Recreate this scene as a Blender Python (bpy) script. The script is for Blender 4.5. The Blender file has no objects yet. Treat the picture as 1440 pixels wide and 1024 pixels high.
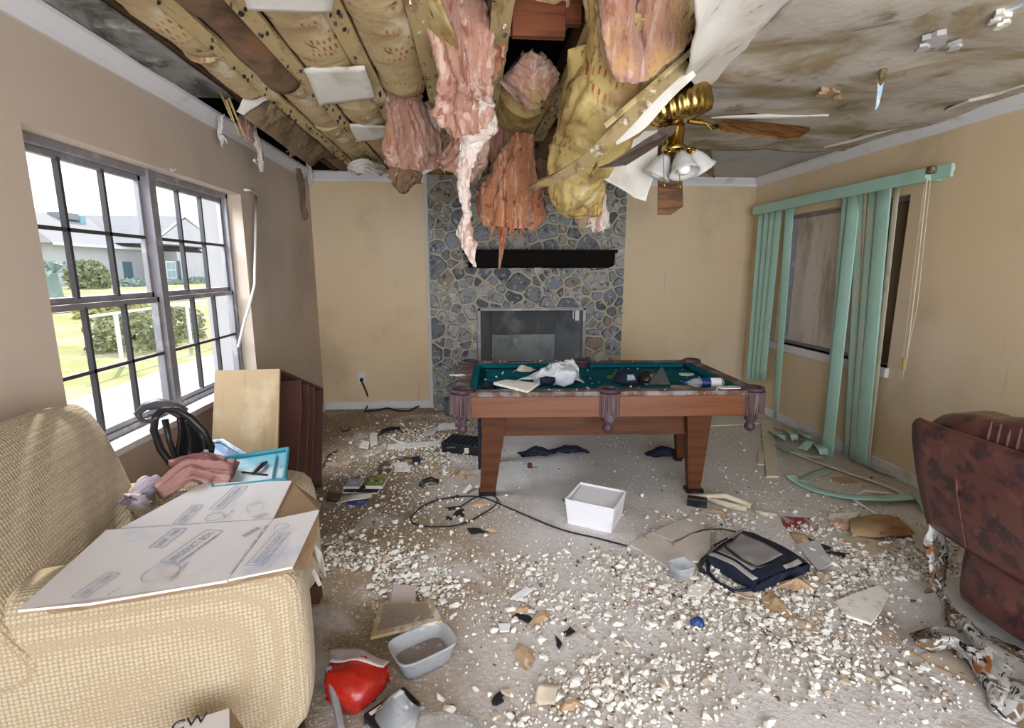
import bpy, bmesh, math, random
from mathutils import Vector, Matrix, noise, Euler
import numpy as np
R = random.Random(7); noise.seed_set(3)
PI = math.pi
V = Vector
S = bpy.context.scene
COL = S.collection

# ---------------------------------------------------------------- camera, world, light
CAMZ, FPX, PITCH, YAW = 1.4765, 711.7, .1824, .0789
cd = bpy.data.cameras.new('camera'); cam = bpy.data.objects.new('camera', cd); COL.objects.link(cam)
cd.sensor_width = 36; cd.lens = FPX / 1440 * 36; cd.clip_start = .05; cd.clip_end = 300
cam.location = (0, 0, CAMZ); cam.rotation_euler = (PI/2 - PITCH, 0, -YAW)
S.camera = cam
S.view_settings.view_transform = 'Standard'; S.view_settings.look = 'None'
S.view_settings.exposure = 0.55; S.view_settings.gamma = 1; S.view_settings.use_curve_mapping = False

w = bpy.data.worlds.new('sky'); S.world = w; w.use_nodes = True
nt = w.node_tree; bg = nt.nodes['Background']
tc = nt.nodes.new('ShaderNodeTexCoord'); mp = nt.nodes.new('ShaderNodeMapping'); mp.inputs['Scale'].default_value = (2, 2, 6)
nz = nt.nodes.new('ShaderNodeTexNoise'); nz.inputs['Scale'].default_value = 1.6; nz.inputs['Detail'].default_value = 6
rp = nt.nodes.new('ShaderNodeValToRGB'); rp.color_ramp.elements[0].position = .38; rp.color_ramp.elements[1].position = .62
rp.color_ramp.elements[0].color = (.62, .80, 1, 1); rp.color_ramp.elements[1].color = (1, 1, 1, 1)
nt.links.new(tc.outputs['Generated'], mp.inputs[0]); nt.links.new(mp.outputs[0], nz.inputs['Vector'])
nt.links.new(nz.outputs['Fac'], rp.inputs[0]); nt.links.new(rp.outputs[0], bg.inputs[0])
bg.inputs[1].default_value = 1.45

def lamp(name, kind, loc, rot, energy, color=(1, 1, 1), size=1, size_y=None, angle=None):
    l = bpy.data.lights.new(name, kind); l.energy = energy; l.color = color
    if kind == 'AREA':
        l.shape = 'RECTANGLE'; l.size = size; l.size_y = size_y or size
    if angle: l.angle = angle
    o = bpy.data.objects.new(name, l); COL.objects.link(o); o.location = loc; o.rotation_euler = rot
    return o
def aim(d): return V(d).to_track_quat('-Z', 'Y').to_euler()
lamp('sun', 'SUN', (-5, 5, 8), aim((.36, -.70, -.75)), 3.4, (1, .93, .82), angle=.01)
# boost lamp added at the unseen rear opening; daylight of sky over the left window
lamp('rear_boost_light', 'AREA', (.9, -1.75, 1.25), aim((.05, 1, .04)), 116, (.93, .95, 1), 3.6, 2.1)
lamp('window_daylight', 'AREA', (-2.6, 2.95, 2.75), aim((1, .0, -.80)), 150, (.86, .92, 1), 1.9, 1.2)

# ---------------------------------------------------------------- picture point -> place in the room
cp, sp, cy, sy = math.cos(PITCH), math.sin(PITCH), math.cos(YAW), math.sin(YAW)
FWD = V((sy*cp, cy*cp, -sp)); RGT = V((cy, -sy, 0)); UPV = RGT.cross(FWD); O = V((0, 0, CAMZ))
def ray(u, v): return FWD + RGT*((u-720)/FPX) - UPV*((v-512)/FPX)
def F(u, v, z=0): d = ray(u, v); return O + d*((z-CAMZ)/d.z)
def X(u, v, x): d = ray(u, v); return O + d*(x/d.x)
def Y(u, v, y): d = ray(u, v); return O + d*(y/d.y)

# ---------------------------------------------------------------- materials
MATS = {}
def mat(name, base, layers=(), rough=.75, bump=None, metal=0, coord='Object', trans=0, alpha=1, rot=(0, 0, 0), spec=.3, sheen=0, voro=None, ior=1.45):
    """layers: (color, scale, lo, hi[, detail[, distortion]]) noise masks laid over the base colour"""
    if name in MATS: return MATS[name]
    m = bpy.data.materials.new(name); m.use_nodes = True; t = m.node_tree; N = t.nodes; L = t.links
    b = N['Principled BSDF']; b.inputs['Roughness'].default_value = rough; b.inputs['Metallic'].default_value = metal
    b.inputs['Specular IOR Level'].default_value = spec; b.inputs['Transmission Weight'].default_value = trans
    b.inputs['Alpha'].default_value = alpha; b.inputs['IOR'].default_value = ior
    if sheen: b.inputs['Sheen Weight'].default_value = sheen
    tc = N.new('ShaderNodeTexCoord'); src = tc.outputs[coord]
    cur = None
    def ramp(lo, hi, sock):
        r = N.new('ShaderNodeMapRange'); r.interpolation_type = 'SMOOTHSTEP'
        r.inputs[1].default_value = lo; r.inputs[2].default_value = hi; L.new(sock, r.inputs[0]); return r.outputs[0]
    def mapped(scale):
        if isinstance(scale, (int, float)): scale = (scale,)*3
        q = N.new('ShaderNodeMapping'); q.inputs['Scale'].default_value = scale; q.inputs['Rotation'].default_value = rot
        L.new(src, q.inputs[0]); return q.outputs[0]
    if not isinstance(base, tuple):
        cur = base(N, L, src)
    for ly in layers:
        c, sc, lo, hi = ly[:4]; det = ly[4] if len(ly) > 4 else 4; dis = ly[5] if len(ly) > 5 else 0
        n = N.new('ShaderNodeTexNoise'); n.inputs['Scale'].default_value = 1; n.inputs['Detail'].default_value = det
        n.inputs['Distortion'].default_value = dis; n.inputs['Roughness'].default_value = .6
        L.new(mapped(sc), n.inputs['Vector']); f = ramp(lo, hi, n.outputs['Fac'])
        mx = N.new('ShaderNodeMix'); mx.data_type = 'RGBA'; L.new(f, mx.inputs[0])
        if cur is None: mx.inputs[6].default_value = (*base, 1)
        else: L.new(cur, mx.inputs[6])
        mx.inputs[7].default_value = (*c, 1); cur = mx.outputs[2]
    h = None
    if voro:    # (scale, colour, lo, hi, randomness, feature)
        vo = N.new('ShaderNodeTexVoronoi'); vo.feature = voro[5] if len(voro) > 5 else 'F1'
        vo.inputs['Scale'].default_value = 1; vo.inputs['Randomness'].default_value = voro[4]
        L.new(mapped(voro[0]), vo.inputs['Vector']); f = ramp(voro[2], voro[3], vo.outputs['Distance'])
        mx = N.new('ShaderNodeMix'); mx.data_type = 'RGBA'; L.new(f, mx.inputs[0])
        if cur is None: mx.inputs[6].default_value = (*base, 1)
        else: L.new(cur, mx.inputs[6])
        mx.inputs[7].default_value = (*voro[1], 1); cur = mx.outputs[2]; h = f
    if cur is None: b.inputs['Base Color'].default_value = (*base, 1)
    else: L.new(cur, b.inputs['Base Color'])
    if bump:    # (scale, strength, distance[, detail])
        bp = N.new('ShaderNodeBump'); bp.inputs['Strength'].default_value = bump[1]; bp.inputs['Distance'].default_value = bump[2]
        if h is not None: bp.invert = True; L.new(h, bp.inputs['Height'])
        else:
            n = N.new('ShaderNodeTexNoise'); n.inputs['Scale'].default_value = 1; n.inputs['Detail'].default_value = bump[3] if len(bump) > 3 else 5
            L.new(mapped(bump[0]), n.inputs['Vector']); L.new(n.outputs['Fac'], bp.inputs['Height'])
        L.new(bp.outputs[0], b.inputs['Normal'])
    MATS[name] = m; return m

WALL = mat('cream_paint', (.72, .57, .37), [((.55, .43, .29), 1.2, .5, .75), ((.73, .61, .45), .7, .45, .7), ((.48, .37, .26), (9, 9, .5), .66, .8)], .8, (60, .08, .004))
WALL_SHADE = mat('cream_paint_shaded', (.54, .45, .37), [((.43, .36, .31), (1, 1, 1), .45, .7), ((.60, .50, .40), .8, .5, .75)], .85, (60, .08, .004))  # same cream paint, greyed and darkened to carry the window wall's shade
TRIM = mat('white_trim_paint', (.72, .72, .74), [((.55, .53, .5), 4, .55, .75)], .55)
def floor_base(N, L, src):
    sep = N.new('ShaderNodeSeparateXYZ'); L.new(src, sep.inputs[0])
    nz = N.new('ShaderNodeTexNoise'); nz.inputs['Scale'].default_value = 1.1; nz.inputs['Detail'].default_value = 5; L.new(src, nz.inputs['Vector'])
    def mth(op, a, b):
        m = N.new('ShaderNodeMath'); m.operation = op
        for i, q in enumerate((a, b)):
            if isinstance(q, (int, float)): m.inputs[i].default_value = q
            else: L.new(q, m.inputs[i])
        return m.outputs[0]
    nn = mth('MULTIPLY', mth('SUBTRACT', nz.outputs['Fac'], .5), 3.2)
    a = mth('SUBTRACT', mth('ADD', sep.outputs[1], nn), 4.0)          # glue-brown band under the far wall
    b = mth('SUBTRACT', mth('ADD', sep.outputs[0], mth('MULTIPLY', nn, .5)), 2.25)  # and along the right wall
    c = mth('SUBTRACT', mth('SUBTRACT', mth('MULTIPLY', nn, .6), sep.outputs[0]), .5)
    k = N.new('ShaderNodeMapRange'); k.interpolation_type = 'SMOOTHSTEP'; k.inputs[1].default_value = -.5; k.inputs[2].default_value = .7
    L.new(mth('MAXIMUM', mth('MAXIMUM', a, b), c), k.inputs[0])
    mx = N.new('ShaderNodeMix'); mx.data_type = 'RGBA'; L.new(k.outputs[0], mx.inputs[0])
    mx.inputs[6].default_value = (.62, .585, .57, 1); mx.inputs[7].default_value = (.30, .215, .135, 1)
    return mx.outputs[2]
FLOOR = mat('dusty_concrete', floor_base, [((.30, .24, .18), 1.6, .55, .75, 8), ((.66, .63, .62), 1.9, .52, .72, 8, .4),
    ((.60, .58, .57), 70, .54, .68, 6), ((.26, .2, .15), 55, .64, .72, 5), ((.75, .73, .70), 110, .66, .70, 4)], .9, (55, .45, .012, 8))
CEIL = mat('mouldy_ceiling', (.52, .48, .42), [((.32, .255, .15), (1.5, 2.6, 1), .44, .62, 8, .6), ((.13, .10, .07), (3.2, 4.5, 2), .55, .72, 9, .5), ((.66, .64, .62), 1.4, .58, .72, 5), ((.08, .07, .06), 26, .70, .76, 4)], .9, (14, .3, .02))
CEILW = mat('clean_ceiling', (.50, .49, .48), [((.42, .40, .37), 2, .5, .7)], .9)
CEILB = mat('black_mould_ceiling', (.27, .26, .24), [((.05, .05, .045), (3, 2, 2), .45, .62, 8, .6), ((.5, .5, .48), 5, .58, .7)], .9)
GYP = mat('gypsum_paper', (.70, .68, .63), [((.50, .44, .34), 3, .52, .72, 6), ((.30, .25, .18), 11, .66, .76)], .85, (20, .2, .01))
GYPBACK = mat('gypsum_brown_back', (.25, .18, .11), [((.12, .08, .05), 4, .45, .65, 6), ((.36, .27, .15), 7, .55, .7)], .9, (18, .3, .02))
STRIP = mat('yellowed_joist_edge', (.50, .38, .19), [((.28, .19, .08), (18, 3, 18), .48, .62, 7), ((.64, .54, .32), 2.2, .5, .68), ((.07, .045, .03), (26, 14, 26), .62, .70, 8)], .7, ((60, 6, 60), .3, .01))
NAIL = mat('rusty_nail', (.16, .12, .08), [((.55, .5, .38), 30, .5, .6)], .5, metal=.3)
JOIST = mat('dark_joist', (.07, .04, .02), [((.12, .06, .03), (3, 30, 3), .5, .7)], .9)
REDWOOD = mat('red_brown_lumber', (.22, .07, .03), [((.12, .04, .02), (3, 40, 40), .45, .65)], .75)
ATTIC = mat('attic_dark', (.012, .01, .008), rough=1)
def print_base(dark):
    def f(N, L, src):
        # kraft paper with red lettering rows: a brick grid broken up by noise stands for the printed words
        br = N.new('ShaderNodeTexBrick'); br.inputs['Scale'].default_value = 1; br.inputs['Mortar Size'].default_value = .11
        br.inputs['Brick Width'].default_value = .32; br.inputs['Row Height'].default_value = .5; br.offset = .5
        m = N.new('ShaderNodeMapping'); m.inputs['Scale'].default_value = (13, 9, 0.01); L.new(src, m.inputs[0]); L.new(m.outputs[0], br.inputs['Vector'])
        br.inputs['Color1'].default_value = (1, 1, 1, 1); br.inputs['Color2'].default_value = (1, 1, 1, 1); br.inputs['Mortar'].default_value = (0, 0, 0, 1)
        out = None
        for sc, lo, hi in (((2.4, 3.0, 2), .53, .56), ((110, 22, 22), .40, .48)):
            n = N.new('ShaderNodeTexNoise'); n.inputs['Scale'].default_value = 1; q = N.new('ShaderNodeMapping'); q.inputs['Scale'].default_value = sc
            L.new(src, q.inputs[0]); L.new(q.outputs[0], n.inputs['Vector'])
            r = N.new('ShaderNodeMapRange'); r.inputs[1].default_value = lo; r.inputs[2].default_value = hi; L.new(n.outputs['Fac'], r.inputs[0])
            mm = N.new('ShaderNodeMath'); mm.operation = 'MULTIPLY'; L.new(r.outputs[0], mm.inputs[0])
            L.new(out if out is not None else br.outputs['Color'], mm.inputs[1]); out = mm.outputs[0]
        mx = N.new('ShaderNodeMix'); mx.data_type = 'RGBA'; L.new(out, mx.inputs[0])
        mx.inputs[6].default_value = (*dark, 1); mx.inputs[7].default_value = (.36, .09, .03, 1)
        return mx.outputs[2]
    return f
KRAFT = mat('printed_kraft_paper', print_base((.52, .40, .22)), [((.30, .19, .09), (2.5, 4, 3), .48, .68, 7, .5), ((.70, .62, .44), 3.4, .53, .68, 6), ((.09, .05, .03), (7, 11, 7), .60, .70, 8, .7)], .6, (9, .5, .03))
KRAFTY = mat('yellow_kraft_paper', print_base((.54, .41, .16)), [((.33, .21, .08), (5, 2.5, 5), .47, .64, 8, .8), ((.74, .65, .38), 4, .53, .68, 7, .5), ((.13, .07, .03), (12, 5, 12), .60, .70, 8, 1)], .5, (9, .6, .03))  # darker patches: brown stains plus painted shadows of the wrinkles
KRAFTD = mat('soaked_kraft_paper', print_base((.2, .12, .07)), [((.08, .05, .03), 4, .45, .65, 6)], .7, (9, .5, .03))
PINK = mat('pink_fibreglass', (.47, .25, .18), [((.70, .50, .42), (20, 20, 3), .48, .66, 8, .5), ((.30, .115, .07), (34, 34, 3), .50, .66, 9, .5), ((.55, .33, .13), 3, .52, .66)], 1, ((30, 30, 12), .9, .03, 8), sheen=.3)  # brown-red streaks: the fibre's own variation plus painted shade of its crevices
ORANGE = mat('rusty_orange_fibreglass', (.46, .19, .09), [((.66, .38, .25), (26, 26, 2.5), .48, .66, 8, .5), ((.24, .06, .025), (36, 36, 2.5), .50, .64, 9, .5)], 1, ((34, 34, 9), .9, .03, 8), sheen=.3)  # dark streaks mix fibre colour with crease shade painted in
PALE = mat('pale_fibreglass', (.78, .66, .60), [((.50, .28, .20), (16, 16, 4), .52, .64, 8, .8), ((.86, .80, .76), 6, .5, .7)], 1, ((30, 30, 14), .9, .03, 8), sheen=.3)
STONE_SPECK = [((.07, .07, .08), 13, .50, .68, 9, .5), ((.52, .52, .50), 18, .54, .70, 8)]
def stone_base(N, L, src):
    a = N.new('ShaderNodeAttribute'); a.attribute_name = 'tone'; r = N.new('ShaderNodeValToRGB'); L.new(a.outputs['Fac'], r.inputs[0])
    e = r.color_ramp.elements; e[0].position = 0; e[0].color = (.10, .11, .125, 1); e[1].position = 1; e[1].color = (.54, .55, .56, 1)
    for p, c in ((.2, (.19, .205, .225, 1)), (.4, (.31, .32, .33, 1)), (.55, (.22, .25, .30, 1)), (.7, (.42, .41, .38, 1)), (.85, (.25, .19, .15, 1))):
        x = e.new(p); x.color = c
    return r.outputs[0]
STONE = mat('grey_field_stone', stone_base, STONE_SPECK, .8, (22, .7, .02, 8))
MORTAR = mat('tan_mortar', (.46, .42, .33), [((.24, .2, .15), 10, .5, .7), ((.46, .42, .34), 16, .56, .7)], .95, (40, .6, .01))
METALG = mat('grey_firebox_metal', (.26, .28, .29), [((.17, .18, .19), 3, .45, .65), ((.42, .43, .43), 5, .58, .72)], .55, metal=.3)
SOOT = mat('sooty_metal', (.10, .105, .11), [((.2, .2, .2), 4, .5, .7)], .8)
BLACKW = mat('charred_wood', (.010, .008, .007), [((.07, .025, .01), (1, 4, 9), .62, .75)], .8, spec=.1)
WOODP = mat('reddish_veneer', (.185, .062, .021), [((.14, .045, .015), (1.2, 14, 24), .45, .65, 5, .3), ((.22, .078, .028), (1, 5, 16), .55, .7)], .38, spec=.5)
WOODD = mat('dark_veneer', (.115, .040, .017), [((.08, .027, .011), (1.2, 14, 24), .45, .65)], .5)
RAILTOP = mat('dusty_rail_top', (.12, .065, .045), [((.27, .25, .26), 7, .46, .66, 7), ((.6, .6, .6), 30, .66, .72)], .6)
FELT = mat('teal_felt', (.004, .115, .15), [((.002, .07, .095), 4, .5, .7), ((.01, .16, .17), 9, .6, .72), ((.35, .38, .35), 40, .72, .76)], .95, (120, .2, .003), spec=.1)
FRINGE = mat('plum_fringe', (.12, .075, .08), [((.22, .14, .15), (40, 40, 3), .5, .65)], .7)
LEATHERK = mat('plum_leather', (.075, .045, .055), [((.2, .17, .19), 6, .55, .7)], .35)
BLACK = mat('black_plastic', (.013, .013, .015), [((.05, .05, .055), 8, .55, .7)], .35, spec=.5)
RUBBER = mat('black_cable', (.02, .02, .022), rough=.5)
WHITE = mat('white_box_board', (.80, .80, .84), [((.66, .66, .70), 3, .5, .7)], .6)
SOFAF = mat('cream_waffle_fabric', (.50, .415, .285), [((.44, .355, .235), 2.5, .5, .7)], .95, (1, .55, .006), voro=((88, 88, 88), (.385, .30, .19), .30, .64, .18), sheen=.2)
CARD = mat('white_faced_cardboard', (.68, .655, .66), [((.56, .58, .66), 5, .56, .70), ((.6, .54, .46), 2.5, .58, .72)], .8)
KARD = mat('brown_cardboard', (.30, .20, .12), [((.22, .14, .08), 5, .5, .7)], .85)
INK = mat('faded_print', (.33, .34, .42), rough=.8)
INKB = mat('black_print', (.03, .03, .035), rough=.7)
REDINK = mat('red_print', (.36, .07, .03), rough=.8)
LEATHER = mat('brown_mottled_leather', (.125, .048, .040), [((.050, .026, .030), (11, 11, 11), .47, .60, 5, .3), ((.16, .065, .046), 14, .54, .68)], .30, (70, .15, .004), spec=.5)
CAMO = mat('camouflage_fabric', (.36, .35, .33), [((.14, .10, .06), 9, .48, .54, 3, 1), ((.62, .60, .60), 14, .56, .6, 3, 1), ((.30, .11, .03), 11, .62, .66, 3, .5), ((.012, .012, .012), (17, 17, 17), .585, .62, 2, 2.2)], .85, (18, .3, .01))
MINT = mat('mint_vinyl', (.42, .66, .57), [((.36, .58, .50), 4, .5, .7)], .45)
MINTD = mat('dusty_mint_vinyl', (.36, .50, .42), [((.45, .47, .36), 5, .5, .66)], .6)
IVORY = mat('ivory_vinyl', (.66, .60, .48), [((.5, .44, .33), 6, .55, .7)], .55)
PLY = mat('weathered_board', (.76, .67, .60), [((.46, .37, .30), (6, 6, 1.2), .5, .68, 6), ((.52, .44, .38), (9, 9, 1), .55, .7), ((.18, .15, .12), 22, .68, .73)], .85)
PLYD = mat('brown_board', (.20, .12, .07), [((.32, .22, .15), (6, 6, .8), .5, .66)], .85)
ALU = mat('grey_aluminium', (.27, .26, .28), [((.42, .40, .40), 9, .5, .7)], .5, metal=.3)
ALUD = mat('dark_window_bar', (.06, .055, .06), rough=.5)
WROD = mat('white_metal_rod', (.82, .82, .84), rough=.4)
BRASS = mat('antique_brass', (.42, .29, .09), [((.20, .13, .04), 7, .5, .65)], .22, metal=1)
BLADE = mat('walnut_blade', (.17, .075, .025), [((.07, .028, .010), (4, 30, 30), .45, .62, 5, .6)], .5)
BLADED = mat('dusty_blade', (.17, .13, .115), [((.35, .32, .30), 30, .62, .7), ((.10, .075, .06), 6, .5, .7)], .8)
FROST = mat('frosted_glass', (.86, .86, .84), rough=.3, trans=.45, spec=.5)
BULB = mat('white_bulb', (.9, .9, .9), rough=.4)
CLEARP = mat('cloudy_plastic', (.84, .88, .93), rough=.25, trans=.75, ior=1.2, spec=.5)
FILMP = mat('clear_film', (.90, .93, .96), rough=.22, trans=.85, ior=1.12, spec=.6)
BAGW = mat('white_plastic_bag', (.80, .82, .86), [((.62, .68, .80), 7, .5, .7)], .4, (22, .4, .02), trans=.25, ior=1.15)
PAPER = mat('off_white_paper', (.70, .66, .60), [((.52, .48, .44), 9, .56, .7)], .8)
PAPERG = mat('grey_paper', (.48, .47, .48), [((.66, .66, .66), 9, .52, .66), ((.2, .2, .22), 14, .62, .68)], .8)
TAN = mat('tan_torn_paper', (.45, .31, .19), [((.30, .19, .10), 7, .5, .68), ((.60, .47, .33), 9, .58, .7)], .85, (16, .4, .01))
RED = mat('glossy_red_film', (.36, .016, .008), [((.25, .01, .008), 6, .5, .65)], .28, (9, .5, .02), spec=.6)
NAVY = mat('navy_nylon', (.012, .016, .035), [((.03, .035, .06), 9, .5, .7)], .7)
GREYN = mat('grey_nylon', (.24, .225, .22), [((.36, .34, .33), 7, .5, .68)], .8)
BLUEP = mat('blue_plastic', (.01, .035, .16), rough=.35, spec=.5)
LBLUE = mat('light_blue_plastic', (.16, .44, .55), [((.62, .74, .80), 3, .45, .62), ((.02, .05, .06), 15, .68, .72)], .3, spec=.5)
TEALP = mat('teal_plastic_rim', (.03, .26, .34), rough=.35)
PINKC = mat('dusty_pink_cloth', (.36, .19, .17), [((.48, .32, .31), 8, .5, .68), ((.22, .1, .09), 12, .55, .68)], .95, (18, .5, .02))
LILAC = mat('lilac_cloth', (.50, .43, .50), [((.62, .56, .62), 8, .5, .68)], .95, (18, .5, .02))
OAK = mat('pale_back_panel', (.50, .37, .22), [((.38, .27, .15), (7, 7, 1), .5, .7, 6), ((.60, .48, .32), 3, .55, .72)], .6)
MAHOG = mat('dark_mahogany', (.085, .034, .024), [((.05, .02, .014), (6, 6, 1), .45, .65)], .55)
GREEN = mat('green_cover', (.22, .33, .04), [((.60, .62, .50), 22, .55, .58), ((.04, .05, .03), 18, .60, .63)], .45)
SKYB = mat('pale_blue_cover', (.30, .42, .52), [((.56, .60, .64), 20, .55, .6)], .45)
MAGB = mat('blue_cover', (.05, .07, .32), [((.3, .33, .5), 20, .58, .62)], .4)
MAROON = mat('maroon_wrapper', (.25, .04, .05), [((.50, .36, .38), (20, 9, 9), .5, .56)], .4)
PLASTER = mat('white_plaster', (.78, .76, .70), [((.62, .58, .50), 30, .52, .66)], .9)
PLASTERB = mat('tan_plaster', (.52, .42, .32), [((.38, .28, .18), 30, .52, .66)], .9)
DIRT = mat('dark_crumb', (.16, .11, .075), [((.05, .04, .035), 40, .5, .65)], .95)
GLASS = None
def glass():
    m = bpy.data.materials.new('window_glass'); m.use_nodes = True; t = m.node_tree
    for n in list(t.nodes):
        if n.type == 'BSDF_PRINCIPLED': t.nodes.remove(n)
    tr = t.nodes.new('ShaderNodeBsdfTransparent'); gl = t.nodes.new('ShaderNodeBsdfGlossy'); gl.inputs['Roughness'].default_value = .05
    mx = t.nodes.new('ShaderNodeMixShader'); mx.inputs[0].default_value = .05
    t.links.new(tr.outputs[0], mx.inputs[1]); t.links.new(gl.outputs[0], mx.inputs[2]); t.links.new(mx.outputs[0], t.nodes['Material Output'].inputs[0])
    return m
GLASS = glass()

# ---------------------------------------------------------------- mesh helpers
class MB:
    def __init__(s): s.v = []; s.f = []; s.m = []; s.a = []
    def add(s, vs, fs, mi=0, tone=0):
        k = len(s.v); s.v += [V(p) for p in vs]; s.f += [tuple(i+k for i in f) for f in fs]; s.m += [mi]*len(fs); s.a += [tone]*len(fs); return s
    def box(s, c, d, rot=None, mi=0, taper=None):
        c = V(c); h = V(d)/2; vs = []
        for z in (-1, 1):
            for x, y in ((-1, -1), (1, -1), (1, 1), (-1, 1)):
                k = (taper if taper and z < 0 else 1)
                p = V((x*h.x*k, y*h.y*k, z*h.z)); vs.append(c + (rot @ p if rot else p))
        return s.add(vs, [(3, 2, 1, 0), (4, 5, 6, 7), (0, 1, 5, 4), (1, 2, 6, 5), (2, 3, 7, 6), (3, 0, 4, 7)], mi)
    def b2(s, a, b, mi=0):
        a, b = V(a), V(b); return s.box((a+b)/2, [abs(q) for q in (b-a)], mi=mi)
    def prism(s, pts, ext, mi=0):
        n = len(pts); pts = [V(p) for p in pts]; e = V(ext)
        return s.add(pts + [p+e for p in pts], [tuple(range(n-1, -1, -1)), tuple(range(n, 2*n))] + [(i, (i+1) % n, n+(i+1) % n, n+i) for i in range(n)], mi)
    def tube(s, pts, r, n=8, mi=0, closed=False, caps=True):
        pts = [V(p) for p in pts]; m = len(pts); rr = r if isinstance(r, (list, tuple)) else [r]*m; vs = []; up = None
        for i, p in enumerate(pts):
            if closed: d = pts[(i+1) % m] - pts[i-1]
            else: d = pts[min(i+1, m-1)] - pts[max(i-1, 0)]
            d = d.normalized() if d.length > 1e-9 else V((0, 0, 1))
            if up is None: up = V((0, 0, 1)) if abs(d.z) < .9 else V((1, 0, 0))
            a = d.cross(up); a = a.normalized() if a.length > 1e-6 else d.orthogonal().normalized(); b = a.cross(d); up = b if abs(d.dot(b)) < .9 else up
            vs += [p + (a*math.cos(2*PI*k/n) + b*math.sin(2*PI*k/n))*rr[i] for k in range(n)]
        fs = []
        for i in range(m if closed else m-1):
            j = (i+1) % m
            fs += [(i*n+k, i*n+(k+1) % n, j*n+(k+1) % n, j*n+k) for k in range(n)]
        if caps and not closed: fs += [tuple(range(n-1, -1, -1)), tuple((m-1)*n+k for k in range(n))]
        return s.add(vs, fs, mi)
    def lathe(s, prof, c=(0, 0, 0), n=24, mi=0, rot=None, flute=0, nf=8):
        c = V(c); vs = []
        for r, z in prof:
            for k in range(n):
                t = 2*PI*k/n; q = r*(1 + flute*math.cos(nf*t)); p = V((q*math.cos(t), q*math.sin(t), z)); vs.append(c + (rot @ p if rot else p))
        return s.add(vs, [(i*n+k, i*n+(k+1) % n, (i+1)*n+(k+1) % n, (i+1)*n+k) for i in range(len(prof)-1) for k in range(n)], mi)
    def loft(s, rows, sub=(4, 4), closed=False, amp=0, sc=6, caps=False, mi=0, seed=0, ridge=0, fine=0):
        rows = [[V(p) for p in r] for r in rows]
        def cr(p0, p1, p2, p3, t): return .5*((2*p1) + (p2-p0)*t + (2*p0-5*p1+4*p2-p3)*t*t + (3*p1-p0-3*p2+p3)*t**3)
        def dense(l, k, cl):
            n = len(l); out = []
            rng = n if cl else n-1
            for i in range(rng):
                g = (lambda j: l[j % n]) if cl else (lambda j: l[max(0, min(n-1, j))])
                for q in range(k): out.append(cr(g(i-1), g(i), g(i+1), g(i+2), q/k))
            if not cl: out.append(l[-1])
            return out
        g = [dense(r, sub[1], closed) for r in rows]
        cols = list(zip(*g)); cols = [dense(list(c), sub[0], False) for c in cols]; g = list(zip(*cols))
        nr, nc = len(g), len(g[0]); ns = V((seed*7.3, seed*3.1, seed))
        vs = []
        for i in range(nr):
            cen = sum(g[i], V())/nc
            for j in range(nc):
                p = g[i][j]
                if amp: p = p + noise.noise_vector(p*sc + ns)*amp
                if fine: p = p + noise.noise_vector(p*sc*5 + ns)*fine
                if ridge and closed:
                    t = j/nc; q = noise.noise(V((math.cos(2*PI*t)*3.2, math.sin(2*PI*t)*3.2, i/nr*1.6)) + ns) + .5*noise.noise(V((math.cos(2*PI*t)*8, math.sin(2*PI*t)*8, i/nr*3)) + ns)
                    p = cen + (p-cen)*(1 + ridge*q)
                vs.append(p)
        w_ = nc if closed else nc-1
        fs = [(i*nc+j, i*nc+(j+1) % nc, (i+1)*nc+(j+1) % nc, (i+1)*nc+j) for i in range(nr-1) for j in range(w_)]
        if closed and caps: fs += [tuple(range(nc-1, -1, -1)), tuple((nr-1)*nc+j for j in range(nc))]
        return s.add(vs, fs, mi)
    def build(s, name, mats, parent=None, smooth=False, bevel=0, thick=0, seg=2, local=False, auto=None, tone=False):
        mats = mats if isinstance(mats, (list, tuple)) else [mats]
        me = bpy.data.meshes.new(name); vs = s.v; loc = None
        if parent is not None and not local:
            mw = world_of(parent).inverted(); vs = [mw @ p for p in vs]
        elif parent is None and not local:
            xs = [p.x for p in vs]; ys = [p.y for p in vs]; zs = [p.z for p in vs]
            loc = V(((min(xs)+max(xs))/2, (min(ys)+max(ys))/2, min(zs))); vs = [p-loc for p in vs]
        me.from_pydata([tuple(p) for p in vs], [], s.f)
        for m in mats: me.materials.append(m)
        me.polygons.foreach_set('material_index', s.m)
        if smooth: me.polygons.foreach_set('use_smooth', [True]*len(me.polygons))
        if tone:
            at = me.attributes.new('tone', 'FLOAT', 'FACE'); at.data.foreach_set('value', s.a)
        me.validate(); me.update()
        bm = bmesh.new(); bm.from_mesh(me); bmesh.ops.recalc_face_normals(bm, faces=bm.faces); bm.to_mesh(me); bm.free()
        o = bpy.data.objects.new(name, me); COL.objects.link(o)
        if loc is not None: o.location = loc
        if parent is not None: o.parent = parent
        if thick:
            md = o.modifiers.new('t', 'SOLIDIFY'); md.thickness = thick; md.offset = 0
        if bevel:
            md = o.modifiers.new('b', 'BEVEL'); md.width = bevel; md.segments = seg; md.limit_method = 'ANGLE'; md.angle_limit = .6
        if smooth and (auto or bevel):
            try: me.shade_smooth()
            except Exception: pass
        return o
def world_of(o):
    m = o.matrix_basis.copy()
    while o.parent: o = o.parent; m = o.matrix_basis @ m
    return m
def tag(o, label=None, cat=None, group=None, kind=None):
    if label: o['label'] = label
    if cat: o['category'] = cat
    if group: o['group'] = group
    if kind: o['kind'] = kind
    return o
def struct(o): o['kind'] = 'structure'; return o
def thing(name, loc, label, cat, group=None, rot=(0, 0, 0)):
    o = bpy.data.objects.new(name, None); COL.objects.link(o); o.location = loc; o.rotation_euler = rot; o.empty_display_size = .1
    return tag(o, label, cat, group)
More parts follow.
